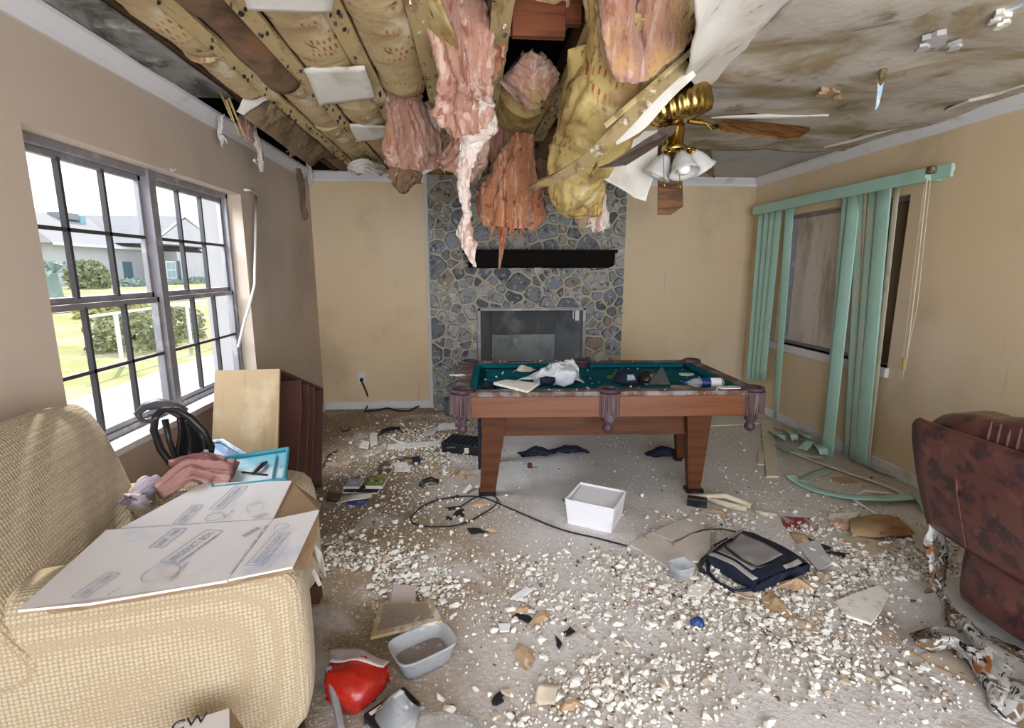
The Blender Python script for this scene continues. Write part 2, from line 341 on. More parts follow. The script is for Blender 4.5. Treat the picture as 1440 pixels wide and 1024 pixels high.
def copy_tree(o, parent=None):
    c = o.copy(); COL.objects.link(c); c.parent = parent
    for ch in [q for q in o.children]: copy_tree(ch, c)
    return c
def text(body, size, loc, xdir, ndir, material, parent, name='print', ext=.0004, width=None):
    cu = bpy.data.curves.new('t', 'FONT'); cu.body = body; cu.size = size; cu.extrude = ext; cu.align_x = 'CENTER'; cu.align_y = 'CENTER'
    ob = bpy.data.objects.new('t', cu); COL.objects.link(ob); bpy.context.view_layer.update()
    me = bpy.data.meshes.new_from_object(ob); bpy.data.objects.remove(ob)
    x = V(xdir).normalized(); n = V(ndir).normalized(); y = n.cross(x).normalized(); x = y.cross(n)
    sx = 1
    if width:
        w0 = max(p.co.x for p in me.vertices) - min(p.co.x for p in me.vertices); sx = width/w0
    mb = MB(); mb.add([V(loc) + x*p.co.x*sx + y*p.co.y + n*(p.co.z + .0012) for p in me.vertices], [tuple(p.vertices) for p in me.polygons])
    bpy.data.meshes.remove(me)
    return mb.build(name, material, parent)
def frame_lines(mb, a, b, c, d, t=.002, n=(0, 0, 1)):
    n = V(n)
    for p, q in ((a, b), (b, c), (c, d), (d, a)):
        p, q = V(p), V(q); s_ = (q-p).normalized().cross(n)*t/2
        mb.prism([p-s_, q-s_, q+s_, p+s_], n*.001)
def torn(cx, cy, rx, ry, z=0, n=14, jag=.25, rot=0, seed=0):
    r_ = random.Random(seed*31+5); out = []
    for i in range(n):
        t = 2*PI*i/n; k = 1 + r_.uniform(-jag, jag); x, y = rx*k*math.cos(t), ry*k*math.sin(t)
        out.append(V((cx + x*math.cos(rot) - y*math.sin(rot), cy + x*math.sin(rot) + y*math.cos(rot), z)))
    return out

# ---------------------------------------------------------------- room shell
XL, XR, YB, YF, H = -1.6, 3.05, 5.43, -1.6, 2.44
T = .16
m = MB(); m.b2((XL-.3, YF-.3, -.12), (XR+.3, YB+.3, 0)); struct(m.build('floor', FLOOR))
WY0, WY1, WZ0, WZ1 = 2.07, 3.83, .69, 2.0
m = MB()
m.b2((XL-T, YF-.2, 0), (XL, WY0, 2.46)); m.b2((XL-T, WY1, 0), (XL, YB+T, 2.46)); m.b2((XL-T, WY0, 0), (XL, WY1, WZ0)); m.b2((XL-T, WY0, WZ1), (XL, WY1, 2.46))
struct(m.build('wall_left', WALL_SHADE))
m = MB(); m.b2((XL-T, YB, 0), (.06, YB+T, 2.46)); m.b2((1.2, YB, 0), (XR+T, YB+T, 2.46)); m.b2((.06, YB, 0), (1.2, YB+T, .34)); m.b2((.06, YB, 1.09), (1.2, YB+T, 2.46)); struct(m.build('wall_back', WALL))
RY0, RY1, RZ0, RZ1 = 3.44, 4.86, .77, 2.0
m = MB()
m.b2((XR, YF-.2, 0), (XR+T, RY0, 2.46)); m.b2((XR, RY1, 0), (XR+T, YB+T, 2.46)); m.b2((XR, RY0, 0), (XR+T, RY1, RZ0)); m.b2((XR, RY0, RZ1), (XR+T, RY1, 2.46))
struct(m.build('wall_right', WALL))
m = MB()   # rear wall behind the camera; unseen wide opening made to let daylight in
m.b2((XL-T, YF-T, 0), (-.95, YF, 2.9)); m.b2((2.75, YF-T, 0), (XR+T, YF, 2.9)); m.b2((-.95, YF-T, 2.2), (2.75, YF, 2.9)); struct(m.build('wall_front', WALL))
# crown moulding and baseboards
def crown(name, p0, p1, inn, z=H):
    p0, p1, inn = V(p0), V(p1), V(inn); prof = [(0, 0), (0, -.085), (.012, -.085), (.02, -.06), (.05, -.03), (.062, -.018), (.062, 0)]
    m = MB(); n = len(prof)
    m.add([p + inn*a + V((0, 0, z+b)) for p in (p0, p1) for a, b in prof], [tuple(range(n)), tuple(range(2*n-1, n-1, -1))] + [(i, (i+1) % n, n+(i+1) % n, n+i) for i in range(n)])
    struct(m.build(name, TRIM))
crown('trim_1', (XL, YF, 0), (XL, YB, 0), (1, 0, 0)); crown('trim_2', (XR, YF, 0), (XR, YB, 0), (-1, 0, 0))
crown('trim_3', (XL, YB, 0), (-.44, YB, 0), (0, -1, 0)); crown('trim_4', (1.60, YB, 0), (XR, YB, 0), (0, -1, 0))
m = MB(); m.b2((XL, YF, 0), (XL+.015, YB, .085)); struct(m.build('baseboard_left', TRIM, bevel=.004))
m = MB(); m.b2((XL, YB-.015, 0), (-.44, YB, .085)); m.b2((1.62, YB-.015, 0), (XR, YB, .085)); struct(m.build('baseboard_back', TRIM, bevel=.004))
m = MB(); m.b2((XR-.015, YF, 0), (XR, YB, .085)); struct(m.build('baseboard_right', TRIM, bevel=.004))
m = MB(); m.b2((-.465, YB-.03, 0), (-.425, YB, 2.44)); struct(m.build('trim_5', TRIM, bevel=.004))

# sagging ceiling on the right: quilted between its nails
def ceil_z(x, y):
    a = abs(math.sin(PI*(x-1.1)/.62)); b = abs(math.sin(PI*(y-.3)/.66))
    return H - .012 - .028*(a*b)**.8 - .02*noise.noise(V((x*1.7, y*1.7, 3))) - .025*max(0, 1-(x-1.05)/.5)
def sheet(name, x0, x1, y0, y1, fz, material, nx=60, ny=60, edge=None, th=.012):
    m = MB(); g = []
    for i in range(ny+1):
        for j in range(nx+1):
            y = y0 + (y1-y0)*i/ny; a = edge(y) if edge else x0; x = a + (x1-a)*j/nx; g.append((x, y, fz(x, y)))
    m.add(g, [(i*(nx+1)+j, i*(nx+1)+j+1, (i+1)*(nx+1)+j+1, (i+1)*(nx+1)+j) for i in range(ny) for j in range(nx)])
    o = m.build(name, material, smooth=True, thick=th); return struct(o)
def hole_edge(y): return 1.14 + .04*noise.noise(V((y*5, 1, 0))) + .12*max(0, y-2.7)
sheet('ceiling', 1.3, XR, YF, 4.08, ceil_z, CEIL, 80, 110, hole_edge)
sheet('ceiling', 1.45, XR, 4.06, YB, lambda x, y: H + .004, CEILW, 10, 10)
def edge_l(x, y): return H + .004 - .01*noise.noise(V((x*3, y*3, 0)))
sheet('ceiling', XL, -1.33, YF, 3.22, edge_l, CEILB, 8, 50)
m = MB(); m.b2((XL, YF, 2.445), (1.8, .55, 2.46)); struct(m.build('ceiling', GYP))
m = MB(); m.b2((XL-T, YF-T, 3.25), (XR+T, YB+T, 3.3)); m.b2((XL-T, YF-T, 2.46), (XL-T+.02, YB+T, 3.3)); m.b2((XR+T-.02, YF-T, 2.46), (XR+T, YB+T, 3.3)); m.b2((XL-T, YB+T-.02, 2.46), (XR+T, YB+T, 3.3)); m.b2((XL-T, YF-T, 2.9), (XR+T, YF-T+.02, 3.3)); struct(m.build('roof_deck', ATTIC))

# ---------------------------------------------------------------- window_1: two double-hung aluminium units in the left wall
FX = XL - .10
def poly_box(mb, x0, x1, y0, y1, z0, z1, mi=0): mb.b2((x0, y0, z0), (x1, y1, z1), mi)
win = thing('window_1', (XL-.1, 2.95, WZ0), None, None); win['kind'] = 'structure'
m = MB(); poly_box(m, XL-T+.005, XL+.022, WY0-.02, WY1+.02, WZ0-.03, WZ0+.004); m.build('window_sill', TRIM, win, bevel=.004)
m = MB()
poly_box(m, FX-.05, FX+.01, WY0, WY0+.03, WZ0, WZ1); poly_box(m, FX-.05, FX+.01, WY1-.03, WY1, WZ0, WZ1)
poly_box(m, FX-.05, FX+.01, WY0, WY1, WZ1-.035, WZ1); poly_box(m, FX-.05, FX+.01, WY0, WY1, WZ0+.004, WZ0+.035)
poly_box(m, FX-.05, FX+.02, 2.925, 2.985, WZ0, WZ1); m.build('window_frame', ALU, win, bevel=.003)
MIDZ = 1.335
for u0, u1 in ((WY0+.03, 2.925), (2.985, WY1-.03)):
    for z0, z1, dx in ((WZ0+.035, MIDZ, 0), (MIDZ, WZ1-.035, -.022)):
        m = MB(); x0, x1 = FX-.025+dx, FX+dx
        poly_box(m, x0, x1, u0, u0+.022, z0, z1); poly_box(m, x0, x1, u1-.022, u1, z0, z1)
        poly_box(m, x0, x1, u0, u1, z0, z0+.028); poly_box(m, x0, x1, u0, u1, z1-.028, z1)
        sash = m.build('sash', ALU, win, bevel=.002)
        m = MB(); W = (u1-u0-.044)
        for k in (1, 2): yy = u0+.022+W*k/3; poly_box(m, x0+.006, x1+.004, yy-.008, yy+.008, z0+.02, z1-.02)
        zz = (z0+z1)/2; poly_box(m, x0+.006, x1+.004, u0+.02, u1-.02, zz-.008, zz+.008)
        m.build('muntin_grid', ALUD, sash)
        m = MB(); poly_box(m, x0+.010, x0+.013, u0+.02, u1-.02, z0+.02, z1-.02); m.build('pane', GLASS, sash)
# ---------------------------------------------------------------- window_2: boarded up window in the right wall
w2 = thing('window_2', (XR+.08, 4.15, RZ0), None, None); w2['kind'] = 'structure'
m = MB(); poly_box(m, XR-.03, XR+T, RY0-.02, RY1+.04, RZ0-.07, RZ0); m.build('window_sill', TRIM, w2, bevel=.005)
m = MB(); poly_box(m, XR+.12, XR+.15, 3.80, RY1, RZ0, RZ1); m.build('board', PLY, w2)
m = MB(); poly_box(m, XR+.11, XR+.15, RY0, 3.80, RZ0, RZ1); m.build('board', PLYD, w2)['label'] = 'dark brown board'
m = MB()
poly_box(m, XR+.07, XR+.12, RY1-.03, RY1, RZ0, RZ1); poly_box(m, XR+.07, XR+.12, RY0, RY0+.03, RZ0, RZ1); poly_box(m, XR+.07, XR+.12, RY0, RY1, RZ1-.03, RZ1); poly_box(m, XR+.07, XR+.12, RY0, RY1, RZ0, RZ0+.025)
poly_box(m, XR+.07, XR+.12, 3.78, 3.82, RZ0, RZ1); m.build('window_frame', ALU, w2, bevel=.003)

# ---------------------------------------------------------------- vertical blinds hanging before window_2
bl = thing('vertical_blind', (2.97, 4.2, 2.04), 'mint green vertical blind with long vanes and headrail on the right wall', 'blind')
m = MB(); poly_box(m, 2.93, 2.955, 3.21, 5.26, 2.045, 2.13); poly_box(m, 2.955, 3.05, 3.21, 3.235, 2.05, 2.12); poly_box(m, 2.955, 3.05, 5.24, 5.26, 2.05, 2.12); m.build('valance', MINT, bl, bevel=.003)
m = MB(); poly_box(m, 2.965, 2.985, 3.07, 3.215, 2.05, 2.13); m.build('valance_end', MINT, bl)
m = MB(); poly_box(m, 2.97, 3.0, 3.08, 5.24, 2.085, 2.12); m.build('headrail', IVORY, bl)
m = MB(); m.box((2.945, 3.19, 2.11), (.04, .05, .05)); m.build('end_cap', NAIL, bl, bevel=.01)
def vane(pt, pb, wd, ang, material, label=None, bend=0):
    """a vane from its top point to its bottom point; wd wide; ang turns it about its length"""
    pt, pb = V(pt), V(pb); n = 14; L_ = []; Rr = []; ds = []
    for i in range(n+1):
        t = i/n; c = pt.lerp(pb, t); a = ang + bend*t*t
        d = V((math.cos(a), math.sin(a), 0))*wd/2; off = V((-d.y, d.x, 0))*.12
        rr = [c - d + V((0, 0, 0)), c + off, c + d]; ds.append(rr)
    m = MB(); m.loft(ds, (1, 3)); o = m.build('vane', material, bl, smooth=True, thick=.0015)
    if label: o['label'] = label
for yt, yb_, zb, wd, an in ((5.13, 5.10, .30, .085, 2.1), (5.03, 5.01, .34, .085, 2.0), (4.93, 4.94, .36, .09, 1.9), (4.85, 4.87, .36, .085, 1.8)):
    vane((2.965, yt, 2.05), (2.965, yb_, zb), wd, an, MINT)
vane((2.965, 4.68, 2.05), (2.96, 4.58, .05), .095, 1.85, MINT, bend=-.5)
vane((2.965, 3.93, 2.05), (2.93, 3.78, .01), .10, 1.95, MINT)
vane((2.95, 3.85, 2.05), (2.86, 3.70, .0), .115, 1.75, MINT)
vane((2.965, 3.78, 2.05), (2.96, 3.58, .03), .10, 1.9, MINTD, 'dusty green vane')
vane((2.955, 3.74, 2.05), (2.95, 3.50, .02), .035, 1.65, IVORY, 'thin ivory vane')
vane((2.955, 3.66, 2.05), (2.95, 3.52, .03), .10, 1.75, MINTD, 'dusty green vane')
vane((2.94, 3.55, 2.05), (2.95, 3.46, .03), .13, 1.6, MINT)
vane((2.975, 3.48, 2.05), (2.965, 3.41, .03), .05, 1.6, IVORY, 'ivory vane edge')
wd_ = thing('blind_wand', (2.94, 3.25, .72), 'thin clear wand and cord hanging from the end of the green valance', 'blind cord')
m = MB(); m.tube([X(1304, 250, 2.93), X(1290, 380, 2.93), X(1275, 505, 2.93)], .004, 6); m.tube([X(1309, 250, 2.93), X(1290, 430, 2.94), X(1268, 535, 2.95), X(1264, 533, 2.95), X(1270, 500, 2.94), X(1300, 260, 2.93)], .0025, 5); m.build('cord', IVORY, wd_)
m = MB(); c = X(1272, 512, 2.93); m.tube([c+V((0, 0, .045)), c-V((0, 0, .045))], .013, 8); m.build('weight', mat('yellowed_plastic', (.5, .38, .16), rough=.5), wd_)

# ---------------------------------------------------------------- outside, seen through window_1
def gz(x): return -.25 + max(0, (-x-4))*.052
m = MB(); gx = [-1.8, -4, -7, -10, -13, -20, -30, -60]; gy = [-30, -10, 0, 6, 12, 20, 30, 60, 120]
m.add([(x, y, gz(max(x, -22))) for x in gx for y in gy], [(i*9+j, i*9+j+1, (i+1)*9+j+1, (i+1)*9+j) for i in range(7) for j in range(8)])
LAWN = mat('pale_lawn', (.36, .35, .15), [((.46, .42, .26), .7, .45, .6, 6), ((.27, .31, .11), 2.5, .52, .7, 8), ((.52, .48, .34), 5, .6, .75)], 1)
struct(m.build('ground', LAWN))
PAVE = mat('pale_concrete', (.42, .395, .37), [((.36, .34, .32), 2, .5, .7)], .9)
m = MB(); m.add([(-1.8, -10, -.235), (-5.2, -10, -.17), (-5.2, 30, -.17), (-1.8, 30, -.235)], [(0, 1, 2, 3)]); struct(m.build('driveway', PAVE))
m = MB(); m.add([(-12.5, -40, gz(-12.5)+.02), (-17, -40, gz(-17)+.02), (-17, 90, gz(-17)+.02), (-12.5, 90, gz(-12.5)+.02)], [(0, 1, 2, 3)]); struct(m.build('road', PAVE))
ROOF = mat('pale_grey_shingles', (.34, .33, .345), [((.29, .28, .29), (1, 9, 20), .5, .65)], .9)
STUC = mat('pale_lavender_stucco', (.60, .59, .62), [((.54, .53, .56), 1, .5, .7)], .9)
EXTW = mat('white_fascia', (.8, .8, .8), rough=.7)
SLATE = mat('slate_blue_paint', (.12, .19, .24), rough=.6)
def house():
    xf = -24; zb = gz(-22)
    def q(u, v, x=xf): return X(u, v, x)
    t = thing('house', (xf, q(200, 400).y, zb), 'pale lavender stucco house with grey gable roof across the street', 'house')
    yl, ym, yr = q(80, 380).y, q(212, 380).y, q(320, 380).y; ze = q(150, 347).z; zr = q(150, 313).z
    m = MB(); m.b2((xf-8, yl, zb-.5), (xf, yr+2, ze)); m.b2((xf, ym, zb-.5), (xf+2, yr+2, ze-.15)); m.build('wall', STUC, t)
    m = MB()   # hip roof of the long part
    m.add([(xf+.5, yl-.6, ze), (xf+.5, yr, ze), (xf-8.5, yr, ze), (xf-8.5, yl-.6, ze), (xf-4, yl+2.4, zr+.6), (xf-4, yr, zr+.6)], [(0, 1, 5, 4), (2, 3, 4, 5), (3, 0, 4), (0, 3, 2, 1)])
    xw = xf+2.3; pk = q(259, 304, xw); y0, y1 = q(213, 345, xw).y, q(318, 345, xw).y; zz = q(225, 343, xw).z
    m.add([(xw, y0, zz), (xw, y1, zz), (xw, pk.y, pk.z), (xf-5, y0, zz), (xf-5, y1, zz), (xf-5, pk.y, pk.z)], [(0, 2, 5, 3), (1, 4, 5, 2), (0, 3, 4, 1)])
    m.build('roof', ROOF, t)
    m = MB(); m.add([(xw+.02, y0+.3, zz+.02), (xw+.02, y1-.3, zz+.02), (xw+.02, pk.y, pk.z-.2)], [(0, 1, 2)]); m.add([(xw-.1, y0+.3, zz+.02), (xw-.1, y1-.3, zz+.02), (xw-.1, pk.y, pk.z-.2)], [(0, 1, 2)]); m.build('gable', STUC, t)
    m = MB(); m.b2((xf+.45, yl-.6, ze-.12), (xf+.55, ym, ze+.05)); m.tube([(xw, y0, zz), (xw, pk.y, pk.z)], .09, 4); m.tube([(xw, y1, zz), (xw, pk.y, pk.z)], .09, 4); m.build('fascia', EXTW, t)
    a, b = q(173, 368, xf+.05), q(189, 401, xf+.05); m = MB(); m.b2((xf, a.y, b.z), (xf+.08, b.y, a.z)); m.build('front_door', SLATE, t)
    xq = xf+2.05; a, b = q(232, 367, xq), q(250, 403, xq); m = MB(); m.b2((xq-.05, a.y, b.z), (xq+.03, b.y, a.z)); f = m.build('window', EXTW, t)
    m = MB(); k = (b.y-a.y)
    for i in range(2):
        for j in range(3): m.b2((xq+.02, a.y+k*(.08+i*.46), b.z+(a.z-b.z)*(.06+j*.31)), (xq+.05, a.y+k*(.46+i*.46), b.z+(a.z-b.z)*(.33+j*.31)))
    m.build('pane', mat('dull_blue_glass', (.30, .42, .46), rough=.2), f)
    a, b = q(250, 367, xq), q(256, 403, xq); m = MB(); m.b2((xq-.05, a.y, b.z), (xq+.06, b.y, a.z)); m.build('shutter', SLATE, t)
    a, b = q(107, 370, xf+.1), q(113, 378, xf+.1); m = MB(); m.b2((xf, a.y, b.z), (xf+.1, b.y, a.z)); m.build('window', SLATE, t)
    a, b = q(112, 303, xf-3), q(124, 330, xf-3); m = MB(); m.b2((xf-4, a.y, b.z-1), (xf-3, b.y, a.z)); m.build('chimney', mat('turquoise_cladding', (.30, .52, .56), rough=.7), t)
    a, b = q(88, 298, xf-3), q(112, 310, xf-3); m = MB(); m.b2((xf-4, a.y, b.z), (xf-3, b.y, a.z)); m.build('roof_vent', ROOF, t)
house()
t = thing('house', (-36, X(60, 380, -36).y, .7), 'far white house at the left edge of the window behind the palm', 'house')
m = MB(); a, b = X(52, 355, -36), X(84, 395, -36); m.b2((-42, a.y-6, b.z-2), (-36, b.y, a.z)); m.build('wall', STUC, t)
m = MB(); m.add([(-35.5, a.y-6, a.z), (-35.5, b.y+.6, a.z), (-42, b.y+.6, a.z), (-42, a.y-6, a.z), (-39, a.y-6, a.z+1.6), (-39, b.y-1.6, a.z+1.6)], [(0, 1, 5, 4), (1, 2, 5), (2, 3, 4, 5), (0, 3, 2, 1)]); m.build('roof', ROOF, t)
# pillar of the porch close to the window
pt_ = X(289, 400, -3.75); m = MB(); m.b2((-3.75, pt_.y, -.25), (-3.3, pt_.y+.75, 3.2)); struct(m.build('porch_pillar', STUC))
# leafy bushes
def leafy(name, loc, r, hgt, label, cat, col, n=700, group=None, ls=.07, seed=1, rxm=.7):
    r_ = random.Random(seed); m = MB(); loc = V(loc)
    for i in range(n):
        a = r_.uniform(0, 2*PI); zz = r_.random(); rr = math.sqrt(1-(2*zz-1)**2*.8)*(.55+.5*r_.random()); rr *= 1+.25*noise.noise(V((a*2, zz*3, seed)))
        c = loc + V((rr*min(r, rxm)*math.cos(a), rr*r*math.sin(a), hgt*zz)); d = V((r_.gauss(0, 1), r_.gauss(0, 1), r_.gauss(0, 1))).normalized(); e = d.orthogonal().normalized()
        s_ = ls*r_.uniform(.6, 1.4); m.add([c-d*s_, c+e*s_*.5, c+d*s_, c-e*s_*.5], [(0, 1, 2, 3)])
    m2 = MB(); m2.tube([loc+V((0, 0, -.1)), loc+V((0, 0, hgt*.6))], .04, 6)
    t = thing(name, loc, label, cat, group); m.build('foliage', col, t); m2.build('stem', JOIST, t); return t
LEAF = mat('grey_green_leaves', (.28, .30, .17), [((.50, .48, .26), 2, .5, .7)], .8)
LEAFB = mat('blue_green_leaves', (.28, .36, .32), [((.4, .46, .4), 2, .5, .7)], .8)
LEAFY = mat('yellow_green_leaves', (.48, .45, .16), [((.3, .32, .12), 2, .5, .7)], .8)
def bush(u0, u1, vt, vb, x, lab, col, seed, n=800, ls=.08):
    a, b = X(u0, vb, x), X(u1, vb, x); c = X((u0+u1)/2, vt, x); zb = gz(x) if x > -22 else gz(-22)
    zb = min(zb, X((u0+u1)/2, vb, x).z); leafy('bush', (x, (a.y+b.y)/2, zb), abs(b.y-a.y)/2, c.z-zb, lab, 'bush', col, n, None, ls, seed)
bush(103, 150, 368, 412, -20, 'large round olive bush before the stucco house', LEAF, 2, 1400, .16)
bush(168, 212, 393, 410, -20, 'low dark hedge under the slate blue house door', LEAFB, 3, 700, .13)
bush(226, 262, 394, 408, -20, 'low clipped hedge beneath the white house window', LEAFB, 4, 600, .13)
bush(262, 300, 390, 408, -20, 'low hedge at the right end of the stucco house', LEAFB, 5, 600, .13)
bush(150, 232, 437, 520, -7.0, 'wide grey green shrub overgrowing the rail fence, left of the window mullion', LEAF, 6, 2600, .06)
bush(238, 275, 432, 505, -7.0, 'grey green shrub on the rail fence, right of the window mullion', LEAF, 7, 1500, .06)
bush(118, 205, 426, 452, -11, 'bright yellow green bush row by the road', LEAFY, 8, 1800, .09)
p = X(77, 412, -17); t = thing('palm', (p.x, p.y, gz(-17)), 'small spiky palm left of the round bush', 'palm')
m = MB(); m.tube([(p.x, p.y, gz(-17)), (p.x, p.y, X(77, 385, -17).z)], [.28, .18], 8); m.build('trunk', LEAFB, t)
m = MB(); top = X(77, 385, -17)
for k in range(26):
    a = k*2.4; el = .2 + .9*((k*7) % 10)/10; L_ = 1.1; d = V((math.cos(a)*math.cos(el), math.sin(a)*math.cos(el), math.sin(el))); e = d.cross(V((0, 0, 1))).normalized()*.1
    m.add([top, top+d*L_*.6+e, top+d*L_-V((0, 0, .35)), top+d*L_*.6-e], [(0, 1, 2, 3)])
m.build('fronds', LEAFB, t)
t = thing('rail_fence', (-6, 5, -.1), 'white top-rail fence crossing the lawn outside the left window', 'fence')
m = MB(); m.tube([X(122, 446, -6), X(196, 436, -6), X(275, 425, -6), X(330, 418, -6)], .025, 6); m.build('rail', EXTW, t)
for u, v in ((162, 440), (262, 427)):
    a = X(u, v, -6); m = MB(); m.tube([a, (a.x, a.y, gz(-6)-.05)], .035, 6); m.build('post', EXTW, t)
a = X(300, 560, -2.3); m = MB(); m.box((-2.35, a.y+.1, -.1), (.25, .8, .2), Matrix.Rotation(.15, 3, 'Z')); tag(m.build('tarpaulin', SKYB), 'crumpled grey blue sheet lying outside below the window', 'sheet')

# ---------------------------------------------------------------- fireplace
fp = thing('stone_fireplace', (.58, YB, 0), 'field stone chimney breast with black mantel and metal firebox on the far wall', 'fireplace')
FX0, FX1, FY = -.425, 1.60, 5.30
BX0, BX1, BZ0, BZ1 = .06, 1.20, .34, 1.09
m = MB()
m.b2((FX0, FY, 0), (BX0, YB, 2.41)); m.b2((BX1, FY, 0), (FX1, YB, 2.41)); m.b2((BX0, FY, BZ1), (BX1, YB, 2.41)); m.b2((BX0, FY, 0), (BX1, YB, BZ0)); m.build('mortar_backing', MORTAR, fp)
def clip(poly, p, n):
    out = []
    for i in range(len(poly)):
        a, b = poly[i], poly[(i+1) % len(poly)]; da = (a[0]-p[0])*n[0]+(a[1]-p[1])*n[1]; db = (b[0]-p[0])*n[0]+(b[1]-p[1])*n[1]
        if da <= 0: out.append(a)
        if (da < 0 < db) or (db < 0 < da): t = da/(da-db); out.append((a[0]+(b[0]-a[0])*t, a[1]+(b[1]-a[1])*t))
    return out
rs = random.Random(11); seeds = []
zone = lambda x, z: .115 if (BX0-.02 < x < BX1+.02 and BZ1 < z < 1.5) else .15
tries = 0
while tries < 9000:
    tries += 1; x, z = rs.uniform(FX0, FX1), rs.uniform(0, 2.4)
    if BX0-.01 < x < BX1+.01 and BZ0 < z < BZ1+.01: continue
    dm = zone(x, z)*rs.choice((.5, .8, 1.05, 1.35)); sx = 1.25 if zone(x, z) < .12 else 1.0
    if all(math.hypot((x-a)/(1.15*sx), (z-b)*1.15) > (dm+d)*.5 for a, b, d in seeds): seeds.append((x, z, dm))
m = MB()
for i, (x, z, d) in enumerate(seeds):
    poly = [(FX0+.004, 0), (FX1-.004, 0), (FX1-.004, 2.40), (FX0+.004, 2.40)]
    for j, (a, b, e) in enumerate(seeds):
        if j == i or abs(a-x) > .6 or abs(b-z) > .6: continue
        n = (a-x, b-z); L_ = math.hypot(*n); n = (n[0]/L_, n[1]/L_); k = d/(d+e)*L_ - .010
        poly = clip(poly, (x+n[0]*k, z+n[1]*k), n)
        if len(poly) < 3: break
    if len(poly) < 3: continue
    gaps = [(BX0-x, (BX0-.008, 0), (1, 0)), (x-BX1, (BX1+.008, 0), (-1, 0)), (z-BZ1, (0, BZ1+.008), (0, -1)), (BZ0-z, (0, BZ0-.008), (0, 1))]
    g = max(gaps, key=lambda q: q[0])
    if any(BX0 < p[0] < BX1 and BZ0 < p[1] < BZ1 for p in poly) or (BX0-.1 < x < BX1+.1 and BZ0-.1 < z < BZ1+.1): poly = clip(poly, g[1], g[2])
    if len(poly) < 3: continue
    for _ in range(2):
        ck = .13 if _ == 0 else .25
        poly = [q for k in range(len(poly)) for q in ((poly[k][0]*(1-ck)+poly[(k+1) % len(poly)][0]*ck, poly[k][1]*(1-ck)+poly[(k+1) % len(poly)][1]*ck), (poly[k][0]*ck+poly[(k+1) % len(poly)][0]*(1-ck), poly[k][1]*ck+poly[(k+1) % len(poly)][1]*(1-ck)))]
    cx, cz = sum(p[0] for p in poly)/len(poly), sum(p[1] for p in poly)/len(poly); dep = rs.uniform(.015, .045); n = len(poly); tx, tz = rs.uniform(-.12, .12), rs.uniform(-.12, .12)
    vs = []
    for k, (sc_, y) in enumerate(((1, 0), (.97, dep*.7), (.86, dep), (.45, dep*1.05))):
        for p in poly:
            q = (cx+(p[0]-cx)*sc_, cz+(p[1]-cz)*sc_); jit = noise.noise(V((q[0]*14, q[1]*14, i)))*.008
            vs.append((q[0]+jit, FY - (y + (tx*(q[0]-cx)+tz*(q[1]-cz))*(k > 1) + jit*(k > 1)) + .004, q[1]+jit))
    fs = [(a*n+k, a*n+(k+1) % n, (a+1)*n+(k+1) % n, (a+1)*n+k) for a in range(3) for k in range(n)] + [tuple(3*n+k for k in range(n))]
    m.add(vs, fs, tone=rs.random())
m.build('stone_facing', STONE, fp, tone=True)
# firebox
m = MB()
m.add([(BX0, FY, BZ0), (BX1, FY, BZ0), (BX1, FY, BZ1), (BX0, FY, BZ1), (BX0+.16, 5.72, BZ0), (BX1-.26, 5.72, BZ0), (BX1-.26, 5.72, BZ1-.02), (BX0+.16, 5.72, BZ1-.02)],
      [(0, 1, 5, 4), (1, 2, 6, 5), (3, 0, 4, 7), (2, 3, 7, 6)]); fb = m.build('firebox', METALG, fp)
m = MB(); m.b2((BX0+.16, 5.70, BZ0), (BX1-.26, 5.72, .76)); m.build('back_panel', METALG, fb)
m = MB(); m.b2((BX0+.16, 5.705, .76), (BX1-.26, 5.72, BZ1)); m.build('soot_panel', SOOT, fb)
m = MB()
m.b2((BX0-.004, FY-.02, BZ0), (BX0+.03, FY+.04, BZ1)); m.b2((BX1-.03, FY-.02, BZ0), (BX1+.004, FY+.04, BZ1)); m.b2((BX0, FY-.02, BZ1-.025), (BX1, FY+.04, BZ1)); m.build('door_frame', ALU, fb, bevel=.003)
m = MB(); m.b2((BX1-.10, FY+.05, BZ1-.14), (BX1-.055, FY+.07, BZ1)); m.tube([(BX1-.12, FY+.05, BZ1-.12), (BX1-.12, FY+.05, BZ1)], .006); m.build('damper_rod', TRIM, fb)
m = MB(); m.prism([(-.05, FY-.24, 1.68), (1.46, FY-.24, 1.68), (1.50, FY, 1.68), (-.09, FY, 1.68)], (0, 0, -.03)); m.prism([(-.03, FY-.22, 1.655), (-.03, FY-.20, 1.53), (-.03, FY, 1.50), (-.03, FY, 1.655)], (1.47, 0, 0)); m.build('mantel_shelf', BLACKW, fp, bevel=.008)
m = MB(); m.box((BX0-.3, 5.15, .09), (.12, .22, .17)); tag(m.build('hearth_stone', STONE, bevel=.03), 'loose grey stone on the floor at the left foot of the fireplace', 'stone')

# socket and cord on the far wall
t = thing('wall_socket', (-1.07, YB, .33), 'white wall socket with black plug left of the fireplace', 'socket')
p = Y(509, 531, YB); m = MB(); m.box((p.x, YB-.004, p.z), (.075, .008, .115)); m.build('cover_plate', TRIM, t, bevel=.002)
m = MB(); m.box((p.x, YB-.02, p.z-.02), (.035, .035, .035)); m.build('plug', BLACK, t, bevel=.004)
m = MB(); m.tube([(p.x, YB-.03, p.z-.03), (p.x+.05, YB-.05, p.z-.15), F(519, 566, .05), F(513, 579, .012), F(530, 577, .012), F(545, 574, .02), F(560, 578, .012), F(575, 578, .012), F(590, 571, .02), F(604, 569, .03)], .009, 8); tag(m.build('power_cord', RUBBER), 'black power cord running along the far baseboard from the socket', 'cord')

